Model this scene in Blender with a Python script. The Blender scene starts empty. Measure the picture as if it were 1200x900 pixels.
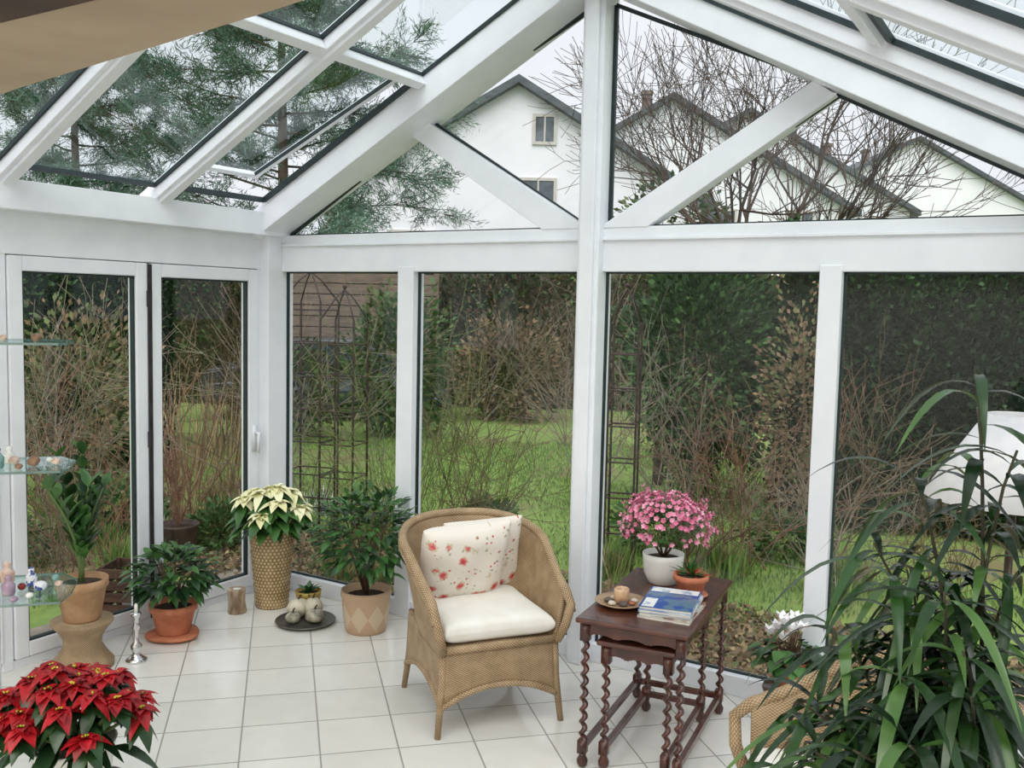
import bpy, math, random
import numpy as np
from mathutils import Vector, Matrix
random.seed(7); R=np.random.default_rng(11)
S=bpy.context.scene; COL=S.collection
YAW=math.radians(31.29)
pi=math.pi
# ------------------------------------------------------------------ materials
def lin(c):
    return tuple(((x/255)/12.92 if x/255<=.04045 else ((x/255+.055)/1.055)**2.4) for x in c)+(1,)
MATS={}
def M(name,c1,c2=None,scale=8,rough=.5,bump=0,metal=0,detail=3,coat=0,trans=0,stretch=None,lo=.35,hi=.65,spec=.5):
    if name in MATS: return MATS[name]
    m=bpy.data.materials.new(name);m.use_nodes=True;nt=m.node_tree;b=nt.nodes['Principled BSDF']
    b.inputs['Roughness'].default_value=rough;b.inputs['Metallic'].default_value=metal
    b.inputs['Coat Weight'].default_value=coat
    b.inputs['Specular IOR Level'].default_value=spec
    if trans: b.inputs['Transmission Weight'].default_value=trans
    tc=nt.nodes.new('ShaderNodeTexCoord');mp=nt.nodes.new('ShaderNodeMapping')
    nt.links.new(tc.outputs['Object'],mp.inputs[0])
    if stretch: mp.inputs['Scale'].default_value=stretch
    n=nt.nodes.new('ShaderNodeTexNoise');n.inputs['Scale'].default_value=scale;n.inputs['Detail'].default_value=detail
    nt.links.new(mp.outputs[0],n.inputs['Vector'])
    mr=nt.nodes.new('ShaderNodeMapRange');mr.inputs[1].default_value=lo;mr.inputs[2].default_value=hi
    nt.links.new(n.outputs[0],mr.inputs[0])
    mx=nt.nodes.new('ShaderNodeMix');mx.data_type='RGBA'
    nt.links.new(mr.outputs[0],mx.inputs[0])
    mx.inputs[6].default_value=lin(c1);mx.inputs[7].default_value=lin(c2 or c1)
    nt.links.new(mx.outputs[2],b.inputs['Base Color'])
    if bump:
        bp=nt.nodes.new('ShaderNodeBump');bp.inputs['Strength'].default_value=bump;bp.inputs['Distance'].default_value=.01
        nt.links.new(n.outputs[0],bp.inputs['Height']);nt.links.new(bp.outputs[0],b.inputs['Normal'])
    MATS[name]=m;return m
def math_node(nt,op,a,b=None):
    n=nt.nodes.new('ShaderNodeMath');n.operation=op
    for i,x in enumerate((a,b)):
        if x is None: continue
        if isinstance(x,(int,float)): n.inputs[i].default_value=x
        else: nt.links.new(x,n.inputs[i])
    return n.outputs[0]
def glass_mat(name,tint,base,edge):
    m=bpy.data.materials.new(name);m.use_nodes=True;nt=m.node_tree;nt.nodes.clear()
    o=nt.nodes.new('ShaderNodeOutputMaterial');t=nt.nodes.new('ShaderNodeBsdfTransparent');g=nt.nodes.new('ShaderNodeBsdfGlossy')
    t.inputs[0].default_value=tint;g.inputs['Roughness'].default_value=.02;g.inputs['Color'].default_value=(.9,.97,1,1)
    lw=nt.nodes.new('ShaderNodeLayerWeight');lw.inputs[0].default_value=.5
    k=math_node(nt,'ADD',math_node(nt,'MULTIPLY',math_node(nt,'POWER',lw.outputs['Facing'],5.0),edge),base)
    mx=nt.nodes.new('ShaderNodeMixShader');nt.links.new(k,mx.inputs[0]);nt.links.new(t.outputs[0],mx.inputs[1]);nt.links.new(g.outputs[0],mx.inputs[2])
    nt.links.new(mx.outputs[0],o.inputs[0]);return m
GL=glass_mat('window_glass',(.985,.992,.99,1),.026,.4)
RGL=glass_mat('roof_glass',(.92,.97,.97,1),.09,.4)
SGL=glass_mat('shelf_glass',(.85,.94,.925,1),.07,.6)
WH=M('white_upvc',(230,233,239),(236,239,244),6,.3)
BLK=M('black_gasket',(18,34,36),(28,46,48),20,.5)
def wicker(name,ca,cb,a=.03,b=.008,bs_=.5):
    m=bpy.data.materials.new(name);m.use_nodes=True;nt=m.node_tree;bs=nt.nodes['Principled BSDF'];bs.inputs['Roughness'].default_value=.6
    uv=nt.nodes.new('ShaderNodeUVMap');sp=nt.nodes.new('ShaderNodeSeparateXYZ');nt.links.new(uv.outputs[0],sp.inputs[0])
    u=sp.outputs[0];v=sp.outputs[1]
    row=math_node(nt,'FLOOR',math_node(nt,'DIVIDE',v,b))
    ph=math_node(nt,'ADD',math_node(nt,'MULTIPLY',u,pi/a),math_node(nt,'MULTIPLY',row,pi))
    s=math_node(nt,'SINE',ph)
    vv=math_node(nt,'ABSOLUTE',math_node(nt,'SINE',math_node(nt,'MULTIPLY',v,pi/b)))
    hgt=math_node(nt,'MULTIPLY',math_node(nt,'ADD',math_node(nt,'MULTIPLY',s,.5),.55),vv)
    ns=nt.nodes.new('ShaderNodeTexNoise');ns.inputs['Scale'].default_value=14
    tc=nt.nodes.new('ShaderNodeTexCoord');nt.links.new(tc.outputs['Object'],ns.inputs['Vector'])
    k=math_node(nt,'ADD',math_node(nt,'MULTIPLY',hgt,1.1),math_node(nt,'MULTIPLY',math_node(nt,'SUBTRACT',ns.outputs[0],.5),.9))
    mx=nt.nodes.new('ShaderNodeMix');mx.data_type='RGBA';nt.links.new(k,mx.inputs[0]);mx.inputs[6].default_value=lin(ca);mx.inputs[7].default_value=lin(cb)
    nt.links.new(mx.outputs[2],bs.inputs['Base Color'])
    bp=nt.nodes.new('ShaderNodeBump');bp.inputs['Strength'].default_value=bs_;bp.inputs['Distance'].default_value=.003
    nt.links.new(hgt,bp.inputs['Height']);nt.links.new(bp.outputs[0],bs.inputs['Normal'])
    return m
WK=wicker('honey_wicker',(124,100,70),(204,178,142),.0078,.0048)
WKB=wicker('water_hyacinth_weave',(128,102,66),(218,194,150),.014,.021,.9)
def tile_mat():
    m=bpy.data.materials.new('ceramic_tiles');m.use_nodes=True;nt=m.node_tree;b=nt.nodes['Principled BSDF']
    g=nt.nodes.new('ShaderNodeNewGeometry');sp=nt.nodes.new('ShaderNodeSeparateXYZ');nt.links.new(g.outputs['Position'],sp.inputs[0])
    T=.4667
    A=math_node(nt,'DIVIDE',math_node(nt,'SUBTRACT',math_node(nt,'ADD',sp.outputs[0],sp.outputs[1]),.215),T)
    B=math_node(nt,'DIVIDE',math_node(nt,'ADD',math_node(nt,'SUBTRACT',sp.outputs[0],sp.outputs[1]),5.95),T)
    def edge(x):
        fr=math_node(nt,'FRACT',math_node(nt,'ADD',x,100.0))
        return math_node(nt,'MINIMUM',fr,math_node(nt,'SUBTRACT',1.0,fr))
    e=math_node(nt,'MINIMUM',edge(A),edge(B))
    mr=nt.nodes.new('ShaderNodeMapRange');mr.inputs[1].default_value=.007;mr.inputs[2].default_value=.013;nt.links.new(e,mr.inputs[0])
    cb=nt.nodes.new('ShaderNodeCombineXYZ');nt.links.new(math_node(nt,'FLOOR',A),cb.inputs[0]);nt.links.new(math_node(nt,'FLOOR',B),cb.inputs[1])
    wn=nt.nodes.new('ShaderNodeTexWhiteNoise');nt.links.new(cb.outputs[0],wn.inputs[0])
    n=nt.nodes.new('ShaderNodeTexNoise');n.inputs['Scale'].default_value=9;n.inputs['Detail'].default_value=6;nt.links.new(g.outputs['Position'],n.inputs['Vector'])
    k=math_node(nt,'ADD',math_node(nt,'MULTIPLY',wn.outputs[0],.45),math_node(nt,'MULTIPLY',n.outputs[0],.55))
    m1=nt.nodes.new('ShaderNodeMix');m1.data_type='RGBA';nt.links.new(k,m1.inputs[0]);m1.inputs[6].default_value=lin((213,211,204));m1.inputs[7].default_value=lin((240,238,232))
    m2=nt.nodes.new('ShaderNodeMix');m2.data_type='RGBA';nt.links.new(mr.outputs[0],m2.inputs[0]);m2.inputs[6].default_value=lin((164,161,154));nt.links.new(m1.outputs[2],m2.inputs[7])
    nt.links.new(m2.outputs[2],b.inputs['Base Color']);b.inputs['Roughness'].default_value=.14
    bp=nt.nodes.new('ShaderNodeBump');bp.inputs['Strength'].default_value=.5;bp.inputs['Distance'].default_value=.003
    nt.links.new(mr.outputs[0],bp.inputs['Height']);nt.links.new(bp.outputs[0],b.inputs['Normal'])
    return m
TILE=tile_mat()
def floral():
    m=bpy.data.materials.new('floral_cotton');m.use_nodes=True;nt=m.node_tree;b=nt.nodes['Principled BSDF'];b.inputs['Roughness'].default_value=.85
    tc=nt.nodes.new('ShaderNodeTexCoord')
    def vor(scale,off):
        mp=nt.nodes.new('ShaderNodeMapping');mp.inputs['Location'].default_value=(off,off*.7,0);mp.inputs['Scale'].default_value=(1,1,.0)
        nt.links.new(tc.outputs['Object'],mp.inputs[0])
        v=nt.nodes.new('ShaderNodeTexVoronoi');v.inputs['Scale'].default_value=scale;nt.links.new(mp.outputs[0],v.inputs['Vector']);return v,mp
    base=lin((230,222,212));cur=None
    for scale,off,th,colr,ns in ((26,3.1,.19,(166,172,146),.3),(14,.3,.38,(208,198,172),.3),(14,.3,.29,(216,134,130),.25),(14,.3,.20,(198,80,84),.2),(14,.3,.09,(162,36,46),.15),(28,8.2,.15,(200,96,94),.2)):
        v,mp=vor(scale,off)
        nz=nt.nodes.new('ShaderNodeTexNoise');nz.inputs['Scale'].default_value=70;nt.links.new(mp.outputs[0],nz.inputs['Vector'])
        d=math_node(nt,'ADD',v.outputs['Distance'],math_node(nt,'MULTIPLY',math_node(nt,'SUBTRACT',nz.outputs[0],.5),ns*1.6))
        sep=nt.nodes.new('ShaderNodeSeparateColor');nt.links.new(v.outputs['Color'],sep.inputs[0])
        mask=math_node(nt,'MULTIPLY',math_node(nt,'LESS_THAN',d,th),math_node(nt,'GREATER_THAN',sep.outputs[0],.38))
        mx=nt.nodes.new('ShaderNodeMix');mx.data_type='RGBA';nt.links.new(mask,mx.inputs[0])
        if cur is None: mx.inputs[6].default_value=base
        else: nt.links.new(cur,mx.inputs[6])
        mx.inputs[7].default_value=lin(colr);cur=mx.outputs[2]
    nt.links.new(cur,b.inputs['Base Color']);return m
FLORAL=floral()
# ------------------------------------------------------------------ mesh builder
class MB:
    def __init__(s): s.v=[];s.f=[];s.m=[];s.uv={}
    def add(s,V,F,mi=0,uvs=None):
        o=len(s.v);s.v+= [tuple(p) for p in V]
        for i,f in enumerate(F):
            if uvs is not None: s.uv[len(s.f)]=uvs[i]
            s.f.append([o+j for j in f]);s.m.append(mi)
    def box(s,x0,x1,y0,y1,z0,z1,mi=0):
        V=[(x0,y0,z0),(x1,y0,z0),(x1,y1,z0),(x0,y1,z0),(x0,y0,z1),(x1,y0,z1),(x1,y1,z1),(x0,y1,z1)]
        s.add(V,[(0,3,2,1),(4,5,6,7),(0,1,5,4),(1,2,6,5),(2,3,7,6),(3,0,4,7)],mi);return s
    def beam(s,p0,p1,w,d,up,mi=0,off=0.):
        p0=Vector(p0);p1=Vector(p1);t=(p1-p0).normalized();u=Vector(up);u=(u-t*u.dot(t)).normalized();sd=t.cross(u)
        V=[]
        for p in (p0,p1):
            for a,b in ((-.5,-1),(.5,-1),(.5,0),(-.5,0)): V.append(p+sd*w*a+u*(d*b+off))
        s.add(V,[(0,1,2,3),(4,7,6,5),(0,4,5,1),(1,5,6,2),(2,6,7,3),(3,7,4,0)],mi);return s
    def lathe(s,prof,n=24,c=(0,0,0),mi=0,cap=True,wob=None):
        V=[];F=[];U=[]
        acc=0;vs=[0]
        for i in range(1,len(prof)): acc+=math.hypot(prof[i][0]-prof[i-1][0],prof[i][1]-prof[i-1][1]);vs.append(acc)
        rm=max(p[0] for p in prof)
        for (r,z) in prof:
            for k in range(n):
                a=2*pi*k/n; rr=r*(1+(wob(a,z) if wob else 0))
                V.append((c[0]+rr*math.cos(a),c[1]+rr*math.sin(a),c[2]+z))
        for i in range(len(prof)-1):
            for k in range(n):
                k2=(k+1)%n
                F.append((i*n+k,i*n+k2,(i+1)*n+k2,(i+1)*n+k))
                u0=2*pi*rm*k/n;u1=2*pi*rm*(k+1)/n
                U.append([(u0,vs[i]),(u1,vs[i]),(u1,vs[i+1]),(u0,vs[i+1])])
        s.add(V,F,mi,U)
        if cap:
            o=len(s.v)-len(V)
            s.f.append([o+k for k in range(n)][::-1]);s.m.append(mi)
            s.f.append([o+(len(prof)-1)*n+k for k in range(n)]);s.m.append(mi)
        return s
    def tube(s,pts,rad,n=8,mi=0,closed=False):
        P=[Vector(p) for p in pts];m=len(P)
        if not hasattr(rad,'__len__'): rad=[rad]*m
        V=[];F=[];U=[];nrm=None;acc=0;L=[]
        for i in range(m):
            if closed: t=(P[(i+1)%m]-P[i-1])
            else: t=P[min(i+1,m-1)]-P[max(i-1,0)]
            t.normalize()
            if nrm is None:
                a=Vector((0,0,1)) if abs(t.z)<.9 else Vector((1,0,0));nrm=(a-t*a.dot(t)).normalized()
            else: nrm=(nrm-t*nrm.dot(t)).normalized()
            b=t.cross(nrm)
            if i: acc+=(P[i]-P[i-1]).length
            L.append(acc)
            for k in range(n):
                an=2*pi*k/n;V.append(P[i]+(nrm*math.cos(an)+b*math.sin(an))*rad[i])
        mm=m if closed else m-1
        for i in range(mm):
            j=(i+1)%m
            for k in range(n):
                k2=(k+1)%n;F.append((i*n+k,i*n+k2,j*n+k2,j*n+k))
                U.append([(L[i],k*.01),(L[i],(k+1)*.01),(L[j] if j else L[i]+.02,(k+1)*.01),(L[j] if j else L[i]+.02,k*.01)])
        if not closed:
            F.append(tuple(range(n))[::-1]);F.append(tuple((m-1)*n+k for k in range(n)));U+=[[(0,0)]*n]*2
        s.add(V,F,mi,U);return s
    def ell(s,c,r,n=16,m=10,mi=0,f=None):
        V=[];F=[]
        for i in range(m+1):
            ph=-pi/2+pi*i/m
            for k in range(n):
                a=2*pi*k/n;q=1 if f is None else f(a,ph)
                V.append((c[0]+r[0]*q*math.cos(ph)*math.cos(a),c[1]+r[1]*q*math.cos(ph)*math.sin(a),c[2]+r[2]*q*math.sin(ph)))
        for i in range(m):
            for k in range(n):
                k2=(k+1)%n;F.append((i*n+k,i*n+k2,(i+1)*n+k2,(i+1)*n+k))
        s.add(V,F,mi);return s
    def leaf(s,b,d,L,W,droop=.3,n=5,fold=.25,mi=0,side=None,wp=.75):
        d=Vector(d).normalized()
        if side is None:
            side=d.cross(Vector((0,0,1)))
            if side.length<.15: a=random.random()*6.28;side=Vector((math.cos(a),math.sin(a),0))
        side=Vector(side).normalized();up=side.cross(d).normalized();b=Vector(b)
        V=[];F=[]
        for i in range(n+1):
            t=i/n;p=b+d*L*t-Vector((0,0,droop*L*t*t));w=W*.5*math.sin(pi*min(1,t**wp))+ (0.0008)
            V+=[p-side*w+up*fold*w,p,p+side*w+up*fold*w]
        for i in range(n):
            o=3*i;F+=[(o,o+1,o+4,o+3),(o+1,o+2,o+5,o+4)]
        s.add(V,F,mi);return s
    def make(s,name,mats,parent=None,smooth=True):
        me=bpy.data.meshes.new(name);me.from_pydata([tuple(p) for p in s.v],[],s.f)
        for m in (mats if isinstance(mats,(list,tuple)) else [mats]): me.materials.append(m)
        me.polygons.foreach_set('material_index',s.m)
        if smooth: me.polygons.foreach_set('use_smooth',[True]*len(s.f))
        if s.uv:
            ul=me.uv_layers.new(name='UVMap')
            for fi,u in s.uv.items():
                p=me.polygons[fi]
                for k,li in enumerate(p.loop_indices):
                    if k<len(u): ul.data[li].uv=u[k]
        me.update()
        o=bpy.data.objects.new(name,me);COL.objects.link(o)
        if parent is not None: o.parent=parent
        return o
def thing(name,label,cat,loc=(0,0,0),rot=0,group=None):
    e=bpy.data.objects.new(name,None);e.empty_display_size=.1;COL.objects.link(e);e.location=loc;e.rotation_euler=(0,0,rot)
    e['label']=label;e['category']=cat
    if group: e['group']=group
    return e
def tag(o,label,cat,group=None,kind=None):
    o['label']=label;o['category']=cat
    if group:o['group']=group
    if kind:o['kind']=kind
    return o
def struct(o):
    o['kind']='structure';return o
def bev(o,w=.004,seg=2):
    m=o.modifiers.new('bev','BEVEL');m.width=w;m.segments=seg;m.limit_method='ANGLE';m.angle_limit=.6;return o
def dup(t,loc,rot):
    n=t.copy();COL.objects.link(n);n.location=loc;n.rotation_euler=(0,0,rot)
    def rec(src,dst):
        for c in list(src.children):
            k=c.copy();COL.objects.link(k);k.parent=dst;rec(c,k)
    rec(t,n);return n
def npmesh(name,V,F,mats,mi=None,parent=None):
    k=F.shape[1];me=bpy.data.meshes.new(name);me.vertices.add(len(V));me.vertices.foreach_set('co',V.astype(np.float32).ravel())
    me.loops.add(F.size);me.loops.foreach_set('vertex_index',F.astype(np.int32).ravel())
    me.polygons.add(len(F));me.polygons.foreach_set('loop_start',np.arange(0,F.size,k,dtype=np.int32));me.polygons.foreach_set('loop_total',np.full(len(F),k,dtype=np.int32))
    for m in mats: me.materials.append(m)
    if mi is not None: me.polygons.foreach_set('material_index',mi.astype(np.int32))
    me.update(calc_edges=True);o=bpy.data.objects.new(name,me);COL.objects.link(o)
    if parent is not None:o.parent=parent
    return o
def cards(name,P,size,mats,parent=None,aspect=.5,dirs=None,mi=None,jit=.25):
    n=len(P);d=R.normal(size=(n,3)) if dirs is None else dirs+R.normal(size=(n,3))*jit
    d/=np.linalg.norm(d,axis=1,keepdims=True);q=R.normal(size=(n,3));s=np.cross(d,q);s/=np.linalg.norm(s,axis=1,keepdims=True)
    L=(size*np.ones(n)*R.uniform(.7,1.3,n))[:,None];W=L*aspect*.5
    V=np.stack([P,P+d*L*.5+s*W,P+d*L,P+d*L*.5-s*W],1).reshape(-1,3)
    F=np.arange(4*n).reshape(-1,4)
    if mi is None: mi=R.integers(0,len(mats),n)
    return npmesh(name,V,F,mats,mi,parent)
def segmesh(name,segs,mats,parent=None,mi=None):
    A=np.array([s[0] for s in segs]);B=np.array([s[1] for s in segs]);r0=np.array([s[2] for s in segs])[:,None];r1=np.array([s[3] for s in segs])[:,None]
    t=B-A;t/=np.linalg.norm(t,axis=1,keepdims=True)+1e-9;q=np.where(np.abs(t[:,2:3])>.9,np.array([[1.,0,0]]),np.array([[0,0,1.]]))
    u=np.cross(t,q);u/=np.linalg.norm(u,axis=1,keepdims=True);w=np.cross(t,u);n=len(A);V=[]
    for P,r in ((A,r0),(B,r1)):
        for k in range(3):
            a=2*pi*k/3;V.append(P+(u*math.cos(a)+w*math.sin(a))*r)
    V=np.stack(V,1).reshape(-1,3);o=(np.arange(n)*6)[:,None]
    F=np.concatenate([o+np.array([[k,(k+1)%3,3+(k+1)%3,3+k]]) for k in range(3)])
    return npmesh(name,V,F,mats,None,parent)
# ------------------------------------------------------------------ camera
f=1098.6;pit=math.radians(4.71);rol=math.radians(1.30);H=1.897
fw=Vector((-math.sin(YAW)*math.cos(pit),math.cos(YAW)*math.cos(pit),-math.sin(pit)));rr=Vector((math.cos(YAW),math.sin(YAW),0));uu=rr.cross(fw)
r2=rr*math.cos(rol)+uu*math.sin(rol);u2=-rr*math.sin(rol)+uu*math.cos(rol)
cd=bpy.data.cameras.new('camera');cd.sensor_width=36;cd.lens=36*f/1200;cd.clip_start=.05;cd.clip_end=300
cam=bpy.data.objects.new('camera',cd);COL.objects.link(cam)
mw=Matrix((( r2.x,u2.x,-fw.x,0),(r2.y,u2.y,-fw.y,0),(r2.z,u2.z,-fw.z,H),(0,0,0,1)));cam.matrix_world=mw
S.camera=cam
def G(a,b,z=0): return (a*math.cos(YAW)-b*math.sin(YAW),a*math.sin(YAW)+b*math.cos(YAW),z)
# ------------------------------------------------------------------ room shell
o=MB().box(-4.62,2.2,-1.6,4.56,-.15,0).make('floor',TILE,smooth=False);struct(o)
tn=[0]
def trim(mb,b=.004):
    tn[0]+=1;o=mb.make('trim_%d'%tn[0],WH,smooth=False);struct(o);bev(o,b);return o
trim(MB().box(-4.60,-4.46,4.32,4.54,0,2.34))
for (a,b,y0) in ((-3.505,-3.390,4.43),(-1.055,-.955,4.43),(.08,.22,4.33)):
    trim(MB().box(a,b,y0,4.54,0,2.12))
trim(MB().box(-2.285,-2.160,4.38,4.55,0,3.60),.01)
trim(MB().box(-2.262,-2.183,4.355,4.385,0,3.58),.006)
trim(MB().box(-4.46,.22,4.44,4.53,2.09,2.32))
trim(MB().box(-4.46,.22,4.425,4.445,2.25,2.265),.002)
trim(MB().box(-4.46,.22,4.44,4.53,0,.10))
wn=[0]
def pane(poly,glass=GL,gw=.012):
    wn[0]+=1;mb=MB();P=[Vector(p) for p in poly];nrm=(P[1]-P[0]).cross(P[-1]-P[0]).normalized()
    mb.add(P,[tuple(range(len(P)))],0)
    for i in range(len(P)): mb.beam(P[i],P[(i+1)%len(P)],gw*1.6,.02,nrm,1,off=.01)
    o=mb.make('window_%d'%wn[0],[glass,BLK],smooth=False);struct(o);return o
yg=4.49
for (a,b) in ((-4.46,-3.505),(-3.39,-2.285),(-2.16,-1.055),(-.955,.08)): pane([(a,yg,.10),(b,yg,.10),(b,yg,2.09),(a,yg,2.09)])
SL=.528
def zl(x): return 2.32+SL*(x+4.46)
def zr(x): return 2.32+SL*(.0-x+.07)
def prism(poly,y0,y1):
    mb=MB();n=len(poly);V=[(x,y0,z) for x,z in poly]+[(x,y1,z) for x,z in poly]
    mb.add(V,[tuple(range(n)),tuple(range(2*n-1,n-1,-1))]+[(i,i+n,(i+1)%n+n,(i+1)%n) for i in range(n)]);return mb
trim(prism([(-4.62,2.24),(-4.46,2.32),(-2.25,zl(-2.25)),(-2.25,zl(-2.25)+.18),(-4.66,zl(-4.66)+.18)],4.25,4.54))
trim(prism([(.22,2.24),(.07,2.32),(-2.19,zr(-2.19)),(-2.19,zr(-2.19)+.18),(.26,zr(.26)+.18)],4.25,4.54))
trim(prism([(-3.43,2.882),(-2.53,2.315),(-2.285,2.315),(-2.285,2.335),(-3.325,2.958)],4.435,4.53))
trim(prism([(-1.02,2.882),(-1.92,2.315),(-2.16,2.315),(-2.16,2.335),(-1.125,2.958)],4.435,4.53))
def gp(pts): pane([(x,yg,z) for x,z in pts])
gp([(-4.44,2.32),(-2.50,2.32),(-3.43,2.89)])
gp([(-3.33,2.97),(-2.30,2.34),(-2.30,3.45)])
gp([(-2.15,3.45),(-2.15,2.34),(-1.12,2.97)])
gp([(-1.02,2.89),(-1.95,2.32),(.06,2.32)])
RS=.5226
def rl(x): return 2.40+RS*(x+4.53)
def rrz(x): return 2.40+RS*(.06-x)
nl=Vector((-RS,0,1)).normalized();nr=Vector((RS,0,1)).normalized()
for yc in (3.505,2.615,1.72):
    for side in (0,1):
        mb=MB()
        if side==0:
            mb.beam((-4.64,yc,rl(-4.64)+.10),(-2.234,yc,rl(-2.234)+.10),.105,.09,nl)
            mb.beam((-4.50,yc,rl(-4.50)+.02),(-2.3,yc,rl(-2.3)+.02),.06,.04,nl)
        else:
            mb.beam((.20,yc,rrz(.20)+.10),(-2.234,yc,rrz(-2.234)+.10),.105,.09,nr)
            mb.beam((.05,yc,rrz(.05)+.02),(-2.2,yc,rrz(-2.2)+.02),.06,.04,nr)
        trim(mb)
trim(MB().box(-2.31,-2.16,1.1,4.54,3.56,3.72))
trim(MB().box(-4.66,-4.43,1.1,4.54,2.31,2.455));trim(MB().box(.06,.26,1.1,4.54,2.31,2.455))
spans=((3.56,4.25),(2.67,3.45),(1.775,2.56),(1.12,1.665))
for si,(ya,yb) in enumerate(spans):
    for (xa,xb) in ((-4.43,-3.27),(-3.21,-2.31)):
        if si==0 and xa<-4: continue
        pane([(xa,ya,rl(xa)+.07),(xb,ya,rl(xb)+.07),(xb,yb,rl(xb)+.07),(xa,yb,rl(xa)+.07)],RGL,.014)
    for (xa,xb) in ((-2.16,-.68),(-.62,.06)) if si else ((-2.16,.06),):
        pane([(xa,ya,rrz(xa)+.07),(xb,ya,rrz(xb)+.07),(xb,yb,rrz(xb)+.07),(xa,yb,rrz(xa)+.07)],RGL,.014)
    trim(MB().beam((-3.24,ya,rl(-3.24)+.09),(-3.24,yb,rl(-3.24)+.09),.055,.08,nl))
    if si: trim(MB().beam((-.65,ya,rrz(-.65)+.09),(-.65,yb,rrz(-.65)+.09),.05,.05,nr))
mb=MB();P=[(-4.42,3.575,rl(-4.42)+.08),(-3.27,3.575,rl(-3.27)+.08),(-3.27,4.235,rl(-3.27)+.08),(-4.42,4.235,rl(-4.42)+.08)]
for i in range(4): mb.beam(P[i],P[(i+1)%4],.018,.03,nl)
o=mb.make('trim_90',BLK,smooth=False);struct(o)
def vz(x): return rl(x)+.10+(-3.27-x)*.09
for yy in (3.645,4.165): trim(MB().beam((-4.44,yy,vz(-4.44)+.02),(-3.29,yy,vz(-3.29)+.02),.035,.03,nl))
trim(MB().beam((-4.42,3.62,vz(-4.42)+.02),(-4.42,4.19,vz(-4.42)+.02),.035,.03,nl))
trim(MB().beam((-3.31,3.62,vz(-3.31)+.02),(-3.31,4.19,vz(-3.31)+.02),.035,.03,nl))
pane([(-4.41,3.66,vz(-4.41)),(-3.31,3.66,vz(-3.31)),(-3.31,4.15,vz(-3.31)),(-4.41,4.15,vz(-4.41))],RGL,.010)
# left wall
trim(MB().box(-4.64,-4.53,1.1,4.35,2.10,2.32))
trim(MB().box(-4.62,-4.54,1.1,4.35,-.02,.045))
trim(MB().box(-4.62,-4.535,4.30,4.36,0,2.12));trim(MB().box(-4.62,-4.535,2.60,2.655,0,2.12))
HND=M('white_handle',(225,228,232),None,5,.3)
DK=M('dark_hinge',(38,36,38),(60,58,60),9,.4,metal=.3)
def door(n,y0,y1,hy=None,hinge=None):
    mb=MB();z0,z1=.05,2.095;w=.075
    for (a,b,c,d) in ((y0,y0+w,z0,z1),(y1-w,y1,z0,z1),(y0+w,y1-w,z0,z0+w),(y0+w,y1-w,z1-w,z1)): mb.box(-4.60,-4.525,a,b,c,d)
    d=mb.make('door_%d'%n,WH,smooth=False);struct(d);bev(d,.006)
    mb=MB();x=-4.56;P=[(x,y0+w,z0+w),(x,y1-w,z0+w),(x,y1-w,z1-w),(x,y0+w,z1-w)]
    mb.add(P,[(0,1,2,3)],0)
    for i in range(4): mb.beam(P[i],P[(i+1)%4],.020,.03,(1,0,0),1,off=.02)
    mb.make('glass_pane',[GL,BLK],d,False)
    if hy:
        mb=MB();mb.box(-4.525,-4.513,hy-.016,hy+.016,.93,1.10);mb.tube([(-4.52,hy,1.05),(-4.475,hy,1.05),(-4.47,hy-.01,1.04),(-4.47,hy-.015,.93)],.010,8);mb.make('handle',HND,d)
    if hinge:
        for z in (.35,1.05,1.85):
            MB().box(-4.524,-4.505,hinge-.012,hinge+.012,z,z+.09).make('hinge',DK,d,False)
    return d
door(1,2.66,3.465,hinge=3.468);door(2,3.485,4.295,hy=4.258);door(3,1.80,2.60)
MB().box(-4.523,-4.515,3.463,3.487,.05,2.09).make('trim_80',DK,smooth=False)['kind']='structure'
trim(MB().box(.10,.20,1.1,4.35,2.10,2.32));trim(MB().box(.12,.20,1.1,4.35,0,.10))
for y in (1.14,2.2,3.25): trim(MB().box(.11,.20,y-.05,y+.05,.1,2.1))
for (a,b) in ((1.19,2.15),(2.25,3.2),(3.3,4.33)): pane([(.16,a,.1),(.16,b,.1),(.16,b,2.1),(.16,a,2.1)])
PL=M('warm_plaster',(152,136,116),(164,148,128),5,.8)
DB=M('dark_wood_beam',(70,44,30),(50,32,22),6,.6)
WP=M('white_plaster',(235,232,226),(240,238,234),4,.8)
mb=MB();V=[(-4.8,1.76,2.35),(-2.03,1.225,2.35),(-1.10,1.085,2.35),(2.3,.48,2.35),(2.3,-1.7,2.35),(-4.8,-1.7,2.35)]
mb.add(V+[(a,b,2.75) for a,b,c in V],[(5,4,3,2,1,0),(6,7,8,9,10,11)]+[(i,(i+1)%6,(i+1)%6+6,i+6) for i in range(6)]);struct(mb.make('ceiling',PL,smooth=False))
struct(MB().box(-3.2,-.6,.62,.90,2.338,2.352).make('trim_81',DB,smooth=False))
struct(MB().box(-4.75,2.3,-1.7,-1.6,0,2.35).make('wall_back',WP,smooth=False))
struct(MB().box(-4.75,-4.62,-1.7,1.1,0,2.35).make('wall_left',WP,smooth=False))
struct(MB().box(2.2,2.3,-1.7,1.1,0,2.35).make('wall_right',WP,smooth=False))
struct(MB().box(.25,2.3,1.0,1.1,0,2.35).make('wall_front',WP,smooth=False))
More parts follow.
